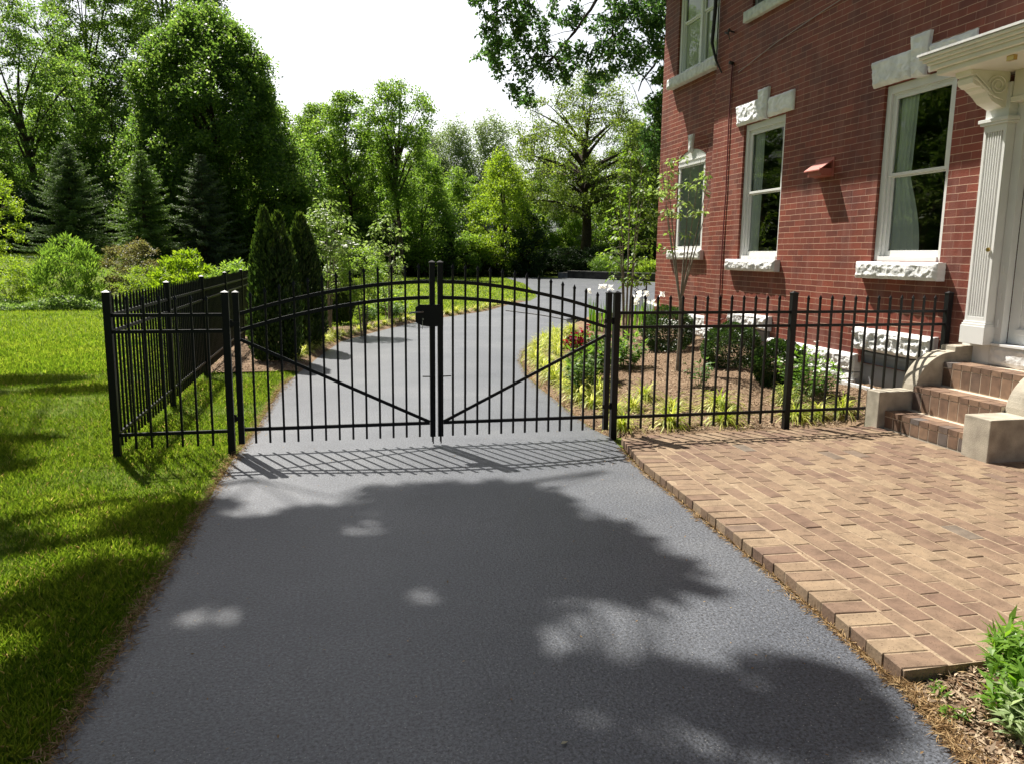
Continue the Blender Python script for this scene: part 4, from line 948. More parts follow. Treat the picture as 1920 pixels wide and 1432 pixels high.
pear = make_tree('dense_tree', 'huge dense dark green rounded tree towering over the small spruces', 'tree', g3(-7.9, 58), 16.6, .6, 6.3, 'pear', ncl=1350, lpc=135, lsize=.22, clr=.8, trunk_r=.4, nl=16, lmat=L_dense, seed=3, inner=.55, lump=.26, flat=.9, twig=False)
tA = make_tree('tall_tree', 'tall airy tree with open feathery branches rising at the left of the photo', 'tree', g3(-20.5, 62), 17.5, 2, 4.6, 'vase', ncl=210, lpc=120, lsize=.2, clr=.9, trunk_r=.3, nl=16, lmat=L_airy, seed=5, inner=.3, lump=.35, flat=.5)
tB = make_tree('tall_tree', 'tall airy tree between the leftmost trees and the huge dense tree', 'tree', g3(-19.5, 74), 23.5, 3, 5.0, 'vase', ncl=260, lpc=120, lsize=.22, clr=1.0, trunk_r=.35, nl=20, lmat=L_airy, seed=6, inner=.25, lump=.4, flat=.5)
tC = make_tree('tall_tree', 'tallest airy tree with fanning branches behind the huge dense tree', 'tree', g3(-13.6, 76), 29, 4, 7.2, 'vase', ncl=420, lpc=130, lsize=.23, clr=1.1, trunk_r=.45, nl=26, lmat=L_airy, seed=7, inner=.25, lump=.35, flat=.5)
tD = make_tree('tall_tree', 'darker mid-height tree filling the gap left of the huge dense tree', 'tree', g3(-16.6, 68), 13.5, .8, 4.2, 'egg', ncl=260, lpc=130, lsize=.2, clr=.9, trunk_r=.25, nl=12, lmat=L_dense, seed=8, inner=.4, lump=.3)
t6 = make_tree('broadleaf_tree', 'bright green leafy tree just right of the huge dense tree', 'tree', g3(1.4, 73), 15.6, .8, 4.6, 'egg', ncl=330, lpc=130, lsize=.22, clr=.95, trunk_r=.25, nl=14, lmat=L_light, seed=9, inner=.45, lump=.35, flat=.6)
t7 = make_tree('broadleaf_tree', 'slender green tree with a bare upright trunk and high crown above the gate', 'tree', g3(5.1, 62), 14.6, 4.6, 3.2, 'vase', ncl=150, lpc=110, lsize=.2, clr=.85, trunk_r=.2, nl=22, lmat=L_light, seed=10, inner=.35, lump=.25, tone=-.08, trunk_top=.7)
t7b = make_tree('broadleaf_tree', 'green bushy tree at the foot of the slender bare-trunked tree', 'tree', g3(7.4, 66), 10.4, .6, 2.9, 'egg', ncl=200, lpc=120, lsize=.2, clr=.8, trunk_r=.15, nl=10, lmat=L_light, seed=11, inner=.35, lump=.3)
t8 = make_tree('pale_tree', 'pale wispy tree in the far middle distance, left of its taller neighbour', 'tree', g3(14.0, 92), 16.2, 2, 2.9, 'vase', ncl=230, lpc=85, lsize=.22, clr=1.1, trunk_r=.2, nl=22, lmat=L_pale, bmat=M_bark_light, seed=12, inner=.2, flat=1.3, twr=.03)
t8b = copy_tree(t8, g3(18.4, 93), 2.1, (1.15, 1.15, 1.05), 'pale wispy tree in the far middle distance, right of its shorter neighbour')
t9 = make_tree('broadleaf_tree', 'yellow-green tree glowing in the centre, behind the right gate leaf', 'tree', g3(14.4, 68), 10.6, .6, 3.2, 'egg', ncl=170, lpc=105, lsize=.2, clr=.8, trunk_r=.18, nl=16, lmat=L_yellow, seed=13, inner=.4, lump=.3)
t10 = make_tree('spreading_tree', 'wide spreading tree with a dark visible trunk and low arching limbs left of the house', 'tree', g3(24.0, 74), 18.6, 5.4, 8.2, 'spread', ncl=430, lpc=80, lsize=.22, clr=1.05, trunk_r=.55, nl=40, lmat=L_olive, seed=14, inner=.3, lump=.25, flat=.6, trunk_top=.85, rise=-.15, twr=.04, wob_=.2)
t11 = make_tree('broadleaf_tree', 'leafy green tree half hidden behind the far corner of the house', 'tree', g3(29.0, 67), 14.0, 1, 4.8, 'egg', ncl=280, lpc=120, lsize=.22, clr=1.0, trunk_r=.3, nl=14, lmat=L_olive, seed=15, inner=.45, lump=.3, tone=-.15)
copy_tree(t8, g3(11.3, 95), 4.0, (1.1, 1.1, .95), 'pale wispy tree in the far middle distance, leftmost and shortest of the three')
# far tree line: smaller copies of the broadleaf kinds
far = [(-1.2,78,t6,.97),(3.0,82,t11,.8),(11.6,96,t6,.78),(15.8,98,t11,.82),(20,99,t6,.8),(-34,86,t6,1.15),(-29,78,tD,1.1),(-25,90,t6,1.3),(-13,92,t6,1.15),(-6,88,t11,1.15),(-2,94,t6,1.05),(6,90,t11,.9),(9.5,84,t7b,1.15),(10.4,100,t6,.9),(12.2,78,t7b,.95),(17.5,84,t9,1.1),(21,94,t11,.85),(23.4,86,t6,.8),(29,92,t11,1.0),(32,82,t6,1.0),(-40,80,tD,1.2),(38,88,t11,1.1),(-38,60,t6,1.1),(-46,68,t11,1.3),(-33,50,tD,1.0),(-56,62,t6,1.4),(-44,48,t11,1.1),(-62,46,tD,1.5),(-52,76,t6,1.7)]
for i, (x, y, src, sc) in enumerate(far):
    copy_tree(src, g3(x, y), i*1.7, sc, 'green leafy tree in the far tree line behind the garden', 'trees of the far tree line')

# understorey bushes
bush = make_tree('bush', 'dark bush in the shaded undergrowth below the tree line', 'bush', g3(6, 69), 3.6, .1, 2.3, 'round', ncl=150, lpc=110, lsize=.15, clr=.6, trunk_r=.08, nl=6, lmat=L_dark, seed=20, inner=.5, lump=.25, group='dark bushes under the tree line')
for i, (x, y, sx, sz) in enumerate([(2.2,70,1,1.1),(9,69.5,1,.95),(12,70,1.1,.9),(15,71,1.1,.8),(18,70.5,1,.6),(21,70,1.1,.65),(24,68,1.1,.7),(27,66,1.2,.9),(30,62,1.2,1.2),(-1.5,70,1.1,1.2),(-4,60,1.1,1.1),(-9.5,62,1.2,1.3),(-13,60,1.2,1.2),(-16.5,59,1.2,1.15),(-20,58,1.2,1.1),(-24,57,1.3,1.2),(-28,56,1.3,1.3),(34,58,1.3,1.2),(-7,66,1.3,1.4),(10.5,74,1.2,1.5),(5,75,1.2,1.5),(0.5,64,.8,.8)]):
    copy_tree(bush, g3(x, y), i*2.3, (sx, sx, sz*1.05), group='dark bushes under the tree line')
bushm = make_tree('bush', 'mid green leafy bush filling the gap behind the spruces', 'bush', g3(-12.2, 63), 5.2, .2, 2.6, 'egg', ncl=190, lpc=110, lsize=.17, clr=.65, trunk_r=.09, nl=8, lmat=L_airy, seed=24, inner=.45, lump=.3, group='mid green bushes behind the spruces')
for i, (x, y, sx, sz) in enumerate([(-18.2,63,1.1,1.15),(-22.5,61,1.1,1.2),(-15.4,64,1,1.3),(-9.0,66,1,1.1),(-20,66,1.2,1.6),(-25.5,60,1.2,1.2),(-1.8,66,1,1.1),(2.6,68,1,.95),(8.2,72,1,1.1)]):
    copy_tree(bushm, g3(x, y), i*1.9, (sx, sx, sz), group='mid green bushes behind the spruces')
cone = make_tree('dark_conifer', 'dark pointed evergreen standing against the grey-roofed building', 'tree', g3(16.6, 67), 5.6, .1, 1.7, 'pear', ncl=160, lpc=110, lsize=.15, clr=.5, trunk_r=.1, nl=6, lmat=L_dark, seed=22, inner=.5, lump=.15)
copy_tree(cone, g3(9.2, 66), 1.0, (.5, .5, .95), 'narrow dark evergreen in the undergrowth left of the yellow-green tree')
lb = make_tree('bush', 'light green bush at the foot of the pale trees, in the centre background', 'bush', g3(11.4, 67), 3.6, .2, 1.3, 'round', ncl=70, lpc=110, lsize=.15, clr=.5, trunk_r=.05, nl=5, lmat=L_light, seed=23, inner=.4)

# spruces
def make_spruce(label, loc, H, Rr, seed, lmat, gap=1.0, nb=150, tone=0.0):
    rd = random.Random(seed); rg = np.random.default_rng(seed); root = thing('spruce', label, 'tree', loc, group='spruces in front of the tall trees')
    m = MB(); m.tube([(0,0,-.3),(0,0,H*.5),(0,0,H)], [.14,.08,.01], 7); PP = []; DD = []; TT = []
    for b in range(nb):
        t = (b + rd.random()) / nb; z = .25 + (H-.3) * t ** .92 + rd.gauss(0, .12)*(1-t); L_ = Rr * (1 - t) ** .82 * rd.uniform(.50, 1.22) + .10
        az = b * 2.399 + rd.uniform(-.4, .4); dx, dy = math.cos(az), math.sin(az)
        droop = rd.uniform(.12, .5) * (1 - t); tipup = rd.uniform(.1, .35)
        nseg = max(4, int(L_ / .11)); prev = None; pl = []
        for k_ in range(nseg+1):
            u = k_/nseg; p = Vector((dx*L_*u, dy*L_*u, z - droop*L_*math.sin(u*1.9)*.9 + tipup*L_*u*u*(.3+.9*t))); pl.append(p)
            if u > .08:
                side = Vector((-dy, dx, 0))
                tw = min(.34, L_*.45) * (1 - .72*u) + .05
                for s_ in (-1, 1):
                    d = (Vector((dx, dy, -.15))*.75 + side*s_*rd.uniform(.6, 1.1)).normalized()
                    nn = max(2, int(tw/.05))
                    for q in range(nn):
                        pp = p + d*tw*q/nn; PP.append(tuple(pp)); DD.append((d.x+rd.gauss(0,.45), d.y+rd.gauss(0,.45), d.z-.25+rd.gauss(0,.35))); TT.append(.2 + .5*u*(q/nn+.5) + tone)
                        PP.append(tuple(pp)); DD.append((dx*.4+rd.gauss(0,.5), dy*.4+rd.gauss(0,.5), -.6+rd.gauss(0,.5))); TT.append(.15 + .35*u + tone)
        m.tube(pl, [.02*(1-k_/(nseg+1))+.004 for k_ in range(nseg+1)], 4, caps=False)
    m.build('trunk', M_bark, root, recalc=False)
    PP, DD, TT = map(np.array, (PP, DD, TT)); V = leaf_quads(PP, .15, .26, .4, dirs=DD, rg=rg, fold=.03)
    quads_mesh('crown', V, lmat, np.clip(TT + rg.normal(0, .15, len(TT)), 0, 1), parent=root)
    return root
make_spruce('drooping blue-green spruce, leftmost of the three spruces', g3(-14.6, 50), 6.5, 3.1, 31, L_spruce, nb=210)
make_spruce('bright green spruce between the other two, middle of the three spruces', g3(-10.4, 48.5), 6.2, 2.4, 32, leafmat('spruce_green', (.055,.10,.03), (.10,.17,.042), (.18,.27,.06), .35), nb=190, tone=.12)
make_spruce('dark pointed spruce with sparse tip, rightmost of the three spruces', g3(-7.4, 49.5), 6.8, 2.7, 33, leafmat('spruce_dark', (.045,.07,.034), (.08,.12,.05), (.16,.21,.08), .3), nb=170)

# arborvitae columns
def make_arbor(label, loc, H, Rr, seed, leaders):
    rg = np.random.default_rng(seed); root = thing('arborvitae', label, 'tree', loc, group='arborvitae along the left bed')
    m = MB(); m.tube([(0,0,-.1),(0,0,H*.8)], [.05,.01], 6); m.build('trunk', M_bark, root)
    n_ = int(15000 * H / 2.7); t = rg.random(n_); li = rg.integers(0, len(leaders), n_); PP = np.zeros((n_, 3)); DD = np.zeros((n_, 3))
    az = rg.uniform(0, 2*np.pi, n_)
    L_ = np.array(leaders)                # (dx, dy, height fraction, radius fraction)
    hz = H * L_[li, 2]; rp = Rr * L_[li, 3] * (np.clip(1 - t**2.3, 0, 1)**.75) * np.minimum(1, .72 + t*2)
    rp = rp * (1 + .10*np.sin(5*az + 9*t + li) + .07*np.sin(11*az - 23*t)) * (1 - .30*rg.random(n_)**2.2)
    PP[:, 0] = L_[li, 0]*(.4+.6*t) + rp*np.cos(az); PP[:, 1] = L_[li, 1]*(.4+.6*t) + rp*np.sin(az); PP[:, 2] = t*hz*.985 + .03
    DD[:, 0] = .35*np.cos(az) + rg.normal(0, .22, n_); DD[:, 1] = .35*np.sin(az) + rg.normal(0, .22, n_); DD[:, 2] = 1.0
    V = leaf_quads(PP, .085, .42, 0, dirs=DD, rg=rg, fold=.1)
    quads_mesh('crown', V, L_arbor, np.clip(.35 + rg.normal(0, .22, n_) + .25*(t > .85), 0, 1), parent=root)  # tops toned paler, sunlit fringe put into the leaf colour
    return root
make_arbor('dark green arborvitae column nearest the gate, with twin tops', (-1.0, 13.75, 0), 2.56, .43, 41, [(-.12,0,1,.75),(.10,.06,.97,.78),(.02,-.10,.86,1.0),(-.2,.05,.86,.7),(.24,.0,.80,.7)])
make_arbor('second arborvitae column, narrower, just behind the nearest one', (-.60, 15.5, 0), 2.55, .40, 42, [(0,0,1,1.0),(.1,.1,.9,.9),(-.1,-.06,.85,.9)])
make_arbor('small arborvitae behind the white-flowering dogwood, farthest of the three', (.1, 21.2, 0), 2.75, .36, 43, [(0,0,1,1.0),(.1,.1,.85,.9)])

# shrubs and saplings with visible stems
def make_shrub(name, label, cat, loc, H, z0, Rr, nst, ncl, lpc, ls, clr, lmat, seed, group=None, spread=.5, droop=0., prof='round', flowers=0, stem_r=.012, bmat=M_bark_light, tone=0, asp=.5, tip=False, base_r=.05, th=0):
    rd = random.Random(seed); rg = np.random.default_rng(seed); root = thing(name, label, cat, loc, group=group)
    cl = []; P = PROF[prof]
    while len(cl) < ncl:
        t = rd.random(); r0 = P(t)
        if rd.random() > r0 + .1: continue
        az = rd.uniform(0, 6.283); r_ = Rr*r0*(.3+.7*math.sqrt(rd.random())); cl.append(Vector((r_*math.cos(az), r_*math.sin(az), z0+(H-z0)*t)))
    m = MB(); sp = []
    if th: m.tube([(0,0,-.05),(.02,.0,th*.5),(0,0,th)], [stem_r*2.2, stem_r*1.9, stem_r*1.5], 8, caps=False)
    for i in range(nst):
        az = 2*math.pi*i/nst + rd.uniform(-.4,.4); c = Vector((Rr*.6*math.cos(az), Rr*.6*math.sin(az), z0+(H-z0)*rd.uniform(.6,.98)))
        b0 = Vector((base_r*math.cos(az), base_r*math.sin(az), th-.05)); bp = bez(b0, b0 + Vector((c.x*(.45 if th else .15), c.y*(.45 if th else .15), (c.z-th)*(.45 if th else .6))), c, 8)
        m.tube(bp, [stem_r*(1-.85*j/8) for j in range(9)], 6, caps=False); sp += bp[2:]
    for c in cl:
        s0 = min(sp, key=lambda q: (q-c).length + max(0, q.z-c.z)*1.5)
        m.tube(bez(s0, s0.lerp(c,.5)+Vector((0,0,.15*(c-s0).length)), c, 3), [stem_r*.3, stem_r*.25, stem_r*.2, stem_r*.1], 4, caps=False)
    m.build('stems', bmat, root, smooth=True, recalc=False)
    Cc = np.array([tuple(c) for c in cl]); idx = np.repeat(np.arange(ncl), lpc); n_ = len(idx)
    off = norm(rg.normal(size=(n_,3))) * (rg.random(n_)**.5)[:,None]*clr; off[:,2] *= .7; PP = Cc[idx]+off
    DD = None
    if droop: DD = norm(off*np.array([1,1,.2])+1e-4) + np.array([0,0,-droop]) + rg.normal(0,.25,(n_,3))
    V = leaf_quads(PP, ls, asp, .9, dirs=DD, rg=rg, fold=.12)
    quads_mesh('foliage', V, lmat, np.clip(.45+rg.normal(0,.2,n_)+rg.uniform(-.15,.15,ncl)[idx]+tone, 0, 1), parent=root)
    if flowers:
        k_ = rg.choice(n_, flowers); F = PP[k_] + np.array([0,0,.03]); VV = []
        for q in range(4):
            a = q*math.pi/2 + rg.random(flowers)*.5; d = np.stack([np.cos(a), np.sin(a), .15+0*a],1); VV.append(leaf_quads(F, ls*.75, .8, 2.0, dirs=d, rg=rg))
        quads_mesh('blossom', np.concatenate(VV), L_white, rg.random(4*flowers), parent=root)
    return root
make_shrub('dogwood', 'small dogwood with pale creamy flowers beside the arborvitae', 'tree', (-.15, 18.6, 0), 3.05, .9, .62, 4, 90, 26, .10, .17, L_dog, 51, droop=.7, flowers=75, prof='round', stem_r=.022)
make_shrub('leafy_shrub', 'round light green shrub on several bare stems behind the left gate leaf', 'shrub', (.62, 17.9, 0), 1.95, .75, .52, 6, 70, 60, .055, .15, L_light, 52, stem_r=.014, tone=.1, asp=.55)
make_shrub('young_tree', 'young sapling with sparse drooping leaves in the left bed, seen through the left gate leaf', 'tree', (1.42, 21.6, 0), 2.85, .75, .55, 4, 60, 22, .10, .14, L_dog, 53, droop=.6, stem_r=.018)
make_shrub('young_tree', 'young multi-stemmed tree with drooping bright leaves at the house corner', 'tree', (5.58, 14.4, .15), 3.85, 1.0, .50, 6, 62, 17, .10, .13, leafmat('young_leaf', (.07,.13,.02), (.12,.20,.03), (.24,.33,.07), .5), 54, droop=.6, prof='egg', stem_r=.022)
make_shrub('young_tree', 'slim tan-trunked young tree with sparse leaf tufts in front of the arched window', 'tree', (4.95, 10.65, .13), 3.15, 1.75, .60, 7, 36, 12, .08, .08, L_dog, 55, droop=.6, prof='vase', stem_r=.015, tone=.05, base_r=.012, th=1.15)
# hedge-like mixed border at the left
make_shrub('tall_weed', 'feathery tall green weeds at the far left of the border', 'plant', g3(-8.6, 28.6), 2.2, .1, 1.1, 18, 110, 60, .13, .22, L_light, 60, droop=-1.3, prof='col', stem_r=.012, asp=.3, tone=-.12)
make_shrub('tall_weed', 'yellow-green leafy clump at the left edge of the photo', 'plant', g3(-10.6, 29.2), 1.5, .0, 1.2, 14, 120, 60, .09, .22, L_yellow, 61, prof='round', stem_r=.01, asp=.4)
make_shrub('spirea', 'reddish-tinged spirea shrub between the weeds and the bright green shrub', 'shrub', g3(-6.6, 28.8), 2.15, .15, 1.05, 14, 95, 70, .095, .2, L_spirea, 62, droop=-.5, stem_r=.01)
make_shrub('leafy_shrub', 'bright yellow-green shrub behind the side fence', 'shrub', g3(-4.6, 26.6), 1.85, .1, 1.25, 16, 110, 60, .12, .2, leafmat('bright_shrub', (.10,.17,.02), (.17,.26,.03), (.30,.38,.06), .5), 63, droop=-.9, stem_r=.01, prof='spread')
make_shrub('leafy_shrub', 'pale green shrub behind the far end of the side fence', 'shrub', g3(-2.9, 25.2), 1.6, .1, 1.0, 12, 80, 60, .11, .2, L_light, 64, droop=-.8, stem_r=.01, prof='spread', tone=.1)
make_shrub('spirea', 'low spirea clump in front of the reddish spirea', 'shrub', g3(-5.8, 27.2), 1.35, .05, .9, 12, 90, 80, .06, .18, L_yellow, 65, stem_r=.008)
lowcover = []
rgc = np.random.default_rng(70); n_ = 26000; xx = rgc.uniform(-12, -3.6, n_); yy = 26.2 + (xx + 12) * .12 + rgc.random(n_)*2.2
P = np.stack([xx, yy, gz(xx, yy) + rgc.random(n_)*.30*(1+.5*np.sin(xx*2.1))], 1)
o = quads_mesh('ground_cover', leaf_quads(P, .085, .6, .9, rg=rgc), leafmat('cover', (.09,.16,.03), (.15,.24,.05), (.27,.36,.12), .4), rgc.random(n_)); tag(o, 'low pale green ground cover along the front of the left border', 'ground cover', kind='stuff')
make_shrub('leafy_shrub', 'lit yellow-green branches of a shrub at the far left edge, below the tall trees', 'shrub', g3(-15.9, 42), 4.6, .4, 1.6, 8, 90, 50, .14, .3, L_yellow, 66, stem_r=.03, tone=.1)

# arching-blade tufts
def tuft_mesh(n_, L_, w, rs, droop=1.0, segs=4, spread=.8):
    rg = np.random.default_rng(rs); V = []; T = []
    for i in range(n_):
        az = rg.uniform(0, 6.283); el = rg.uniform(.25, 1.35) ; l = L_*rg.uniform(.6, 1.15); p = np.array([rg.normal(0,.02), rg.normal(0,.02), 0.]); d = np.array([math.cos(az)*math.cos(el)*spread, math.sin(az)*math.cos(el)*spread, math.sin(el)])
        s_ = np.array([-math.sin(az), math.cos(az), 0]); t = rg.random(); q = [p]
        for k_ in range(segs): d = d / np.linalg.norm(d); p = p + d*l/segs; q.append(p); d = d + np.array([0,0,-.42*droop])
        for k_ in range(segs):
            w0 = w*(1-.1*k_) if k_ else w*.7; w1 = w*(1-.25*(k_+1)) if k_ < segs-1 else w*.08
            V.append([q[k_]-s_*w0/2, q[k_]+s_*w0/2, q[k_+1]+s_*w1/2, q[k_+1]-s_*w1/2]); T.append(t)
    return np.array(V), np.array(T)
def tufts(name, label, cat, group, mat, spots, L_=.34, w=.020, n_=110, droop=1.25, base=100, scl=(.75, 1.15)):
    src = []
    for v in range(3):
        V, T = tuft_mesh(n_, L_, w, base+v, droop); o = quads_mesh(name, V, mat, T); src.append(o)
    for i, (x, y, z) in enumerate(spots):
        o = src[i] if i < 3 else src[i % 3].copy()
        if i >= 3: C.objects.link(o)
        s_ = random.uniform(*scl); o.location = (x, y, z); o.rotation_euler = (0, 0, random.uniform(0, 6.28)); o.scale = (s_*1.0, s_, s_*random.uniform(.85, 1.15))
        tag(o, label, cat, group)
sp = []
y = 9.3
while y < 17.3:
    a = float(interp(RE_m, y)); sp.append((a + .30 + random.uniform(-.04,.04), y, bed_r_z(a+.3, y)))
    if 9.5 < y < 12.2 or y > 13.6: sp.append((a + .68 + random.uniform(-.06,.06), y + .15, bed_r_z(a+.7, y)))
    y += .36
sp += [(3.05, 8.91, .03), (3.15, 9.4, .03), (3.12, 8.4, .03), (3.54, 12.6, .05), (3.9, 13.4, .05), (4.2, 14.2, .05), (4.6, 15.2, .05)]
tufts('liriope_tuft', 'yellow-green liriope tuft in the edging row along the right side of the driveway', 'plant', 'liriope edging right of the driveway', L_lirio, sp)
sp = []
y = 13.6
while y < 30.5:
    a = float(interp(LE, y)); sp.append((a - .28, y, bed_l_z(a-.28, y))); y += .42 + .012*(y-13)
tufts('liriope_tuft', 'yellow-green liriope tuft in the edging row along the left side of the driveway', 'plant', 'liriope edging left of the driveway', L_lirio, sp, base=110)
sp = [(x, y, bed_r_z(x, y)) for x, y in ((2.98, 7.72), (3.55, 7.74), (4.20, 7.76), (3.79, 9.08), (3.90, 8.47), (5.10, 7.80), (5.40, 7.78), (5.66, 7.72), (4.42, 8.3), (5.28, 8.25), (3.45, 8.62))]
tufts('liriope_tuft', 'yellow-green liriope tuft planted just behind the black fence', 'plant', 'liriope behind the right fence', L_lirio, sp, base=120, L_=.40, n_=120)
# hosta-like and leafy perennials behind the gate
def perennial(name, label, loc, H, Rr, n_st, lpn, ls, mat, seed, asp=.28, group=None, cat='plant', flowers=None, nodes=6):
    rd = random.Random(seed); rg = np.random.default_rng(seed); root = thing(name, label, cat, loc, group=group); m = MB(); PP = []; DD = []; T = []
    tips = []
    for i in range(n_st):
        az = rd.uniform(0, 6.283); r_ = Rr*math.sqrt(rd.random()); h = H*rd.uniform(.7, 1.05)*(1-.35*(r_/Rr)**2); a = Vector((r_*.35*math.cos(az), r_*.35*math.sin(az), -.02)); b_ = Vector((r_*math.cos(az), r_*math.sin(az), h))
        st = bez(a, a.lerp(b_, .5)+Vector((0,0,.08*h)), b_, 6); m.tube(st, [.004,.004,.0035,.003,.003,.0025,.002], 4, caps=False); tips.append(b_)
        for k_ in range(nodes):
            u = .25 + .75*(k_+1)/nodes; p = a.lerp(b_, u)
            for q in range(lpn):
                aa = rd.uniform(0, 6.283); el = rd.uniform(.05,.6) if k_ < nodes-1 else rd.uniform(.4,1.2)
                PP.append(tuple(p)); DD.append((math.cos(aa)*math.cos(el), math.sin(aa)*math.cos(el), math.sin(el))); T.append(.25+.5*u+rd.gauss(0,.12))
    m.build('stems', M_stem, root, recalc=False)
    PP, DD, T = np.array(PP), norm(np.array(DD)), np.clip(np.array(T), 0, 1); n_ = len(PP)
    # two-segment bent leaves
    s_ = norm(np.cross(DD, np.array([0,0,1.0])+rg.normal(0,.25,(n_,3)))); L_ = (ls*rg.uniform(.6,1.2,n_))[:,None]; W = L_*asp
    mid = PP+DD*L_*.5; d2 = norm(DD+np.array([0,0,-.7])*rg.uniform(.2,1.2,(n_,1))); tip = mid+d2*L_*.55
    V1 = np.stack([PP, mid-s_*W*.5, mid, mid+s_*W*.5],1); nrm = np.cross(DD, s_); V1[:,1] += nrm*W*.15; V1[:,3] += nrm*W*.15
    V2 = np.stack([V1[:,1], tip, V1[:,3], mid],1)
    quads_mesh('foliage', np.concatenate([V1,V2]), mat, np.concatenate([T,T]), parent=root)
    if flowers:
        F = np.array([tuple(tips[i % len(tips)] + Vector((rd.gauss(0,flowers[3]), rd.gauss(0,flowers[3]), .01+abs(rd.gauss(0,flowers[3]))))) for i in range(flowers[1])]); VV = []
        for q in range(5):
            a = q*1.257 + rg.random(len(F)); d = np.stack([np.cos(a), np.sin(a), .2+rg.normal(0,.4,len(F))],1); VV.append(leaf_quads(F, flowers[2], .75, 1.2, dirs=d, rg=rg))
        VV = np.concatenate(VV); quads_mesh('blossom', VV, flowers[0], rg.random(len(VV)), parent=root)
    return root
perennial('garden_plant', 'lush bright green lance-leaved plant in the bottom right corner, beside the patio', (2.92, 2.36, .02), .27, .38, 70, 5, .095, L_peren, 81, asp=.24, nodes=8)
perennial('garden_plant', 'small outlying green sprig left of the lush corner plant', (2.60, 2.40, .02), .15, .10, 7, 4, .085, L_peren, 82, asp=.24, nodes=4)
perennial('garden_plant', 'pale grey-green lance-leaved sprig at the near edge of the corner bed', (2.58, 2.24, .02), .17, .12, 8, 4, .09, leafmat('pale_lance', (.14,.20,.08), (.22,.30,.13), (.38,.45,.24), .4), 83, asp=.24, nodes=4)
perennial('weed', 'tiny weed at the corner of the patio bricks', (2.45, 2.58, .02), .04, .05, 5, 3, .04, L_peren, 84, nodes=2)
perennial('weed', 'tiny weed at the edge of the driveway below the patio corner', (2.40, 2.40, .02), .04, .05, 5, 3, .04, L_peren, 85, nodes=2)
perennial('peony', 'leafy green peony clump just behind the right gate post', (3.62, 10.6, .06), .62, .42, 30, 5, .12, leafmat('peony', (.05,.12,.02), (.09,.18,.025), (.17,.27,.05), .4), 86, asp=.38)
perennial('peony', 'green peony clump behind the first one, left of the slim tan-trunked tree', (4.4, 11.4, .10), .55, .4, 26, 5, .12, leafmat('peony2', (.06,.13,.02), (.10,.20,.03), (.19,.30,.06), .4), 87, asp=.38)
perennial('peony', 'upright leafy clump under the right gate hinge', (3.15, 9.6, .05), .55, .26, 18, 4, .12, leafmat('peony3', (.05,.11,.02), (.085,.16,.025), (.16,.25,.05), .4), 88, asp=.35)
perennial('garden_plant', 'sparse young perennial on the mulch between the two left boxwood balls', (4.75, 9.55, .10), .46, .2, 9, 3, .10, leafmat('sparse', (.05,.11,.03), (.08,.16,.04), (.14,.24,.06), .4), 89, asp=.4, nodes=4)
perennial('garden_plant', 'bushy fresh green plant between the boxwood ball and the basement wall, behind the fence post', (5.75, 8.55, .12), .62, .42, 40, 5, .08, L_peren, 90, asp=.34, flowers=(L_white, 26, .04, .03))
perennial('garden_plant', 'low feathery green plant at the foot of the right fence, before the bushy one', (5.35, 8.25, .08), .32, .25, 20, 4, .06, leafmat('feather', (.08,.13,.03), (.13,.19,.04), (.22,.28,.08), .4), 91, asp=.2)
for i, (x, y, h) in enumerate(((1.35,20.2,.55),(2.25,22.3,.5))): 
    perennial('peony', ('dark bushy clump in the left bed left of the lock box', 'small bushy clump in the left bed right of the gate centre')[i], (x - .55, y, .03), h, .38 if i == 0 else .3, 26, 5, .10, leafmat('lb%d' % i, (.05,.11,.02), (.085,.17,.03), (.17,.27,.06), .4), 92+i, asp=.34)
perennial('garden_plant', 'yellow-green hosta clump at the edge of the lawn behind the left gate leaf', (1.5, 24.6, .0), .5, .9, 60, 5, .15, L_yellow, 95, asp=.5)
perennial('garden_plant', 'small green clump on the lawn beyond the left bed', (2.2, 31.5, 0), .6, .6, 30, 5, .13, L_light, 96, asp=.4)
# white irises by the back steps
def iris(label, loc, seed, n_=14, fl=9, h=.75, Rr=.4):
    rd = random.Random(seed); rg = np.random.default_rng(seed); root = thing('iris', label, 'flowers', loc, group='white irises by the house corner')
    V = []; T = []
    for i in range(n_*5):
        x, y = rd.gauss(0, Rr*.6), rd.gauss(0, Rr*.6); l = h*rd.uniform(.6, .95); az = rd.uniform(0, 6.28); s_ = Vector((-math.sin(az), math.cos(az), 0))*.016; b_ = Vector((x, y, 0)); t_ = b_ + Vector((.15*l*math.cos(az), .15*l*math.sin(az), l)); mm = b_.lerp(t_, .6)
        V += [[b_-s_, b_+s_, mm+s_, mm-s_], [mm-s_, mm+s_, t_+s_*.1, t_-s_*.1]]; T += [rd.random()]*2
    quads_mesh('blades', np.array(V), L_peren, np.array(T), parent=root)
    F = np.array([(rd.gauss(0, Rr*.7), rd.gauss(0, Rr*.7), h*rd.uniform(.75, 1.15)) for _ in range(fl)]); VV = []
    for q in range(9):
        a = q*.7 + rg.random(fl); d = np.stack([np.cos(a), np.sin(a), (1.0 if q % 2 else -.7)+rg.normal(0,.3,fl)],1); VV.append(leaf_quads(F, .095, .85, .6, dirs=d, rg=rg, fold=.2))
    VV = np.concatenate(VV); quads_mesh('blossom', VV, L_white, rg.random(len(VV)), parent=root)
iris('white bearded irises beside the multi-stemmed young tree, near the railing', (6.5, 15.6, .25), 97, fl=10, h=.78)
iris('white bearded irises left of the others, behind the gate hinge post', (5.75, 16.6, .1), 98, n_=6, fl=4, h=.95, Rr=.22)

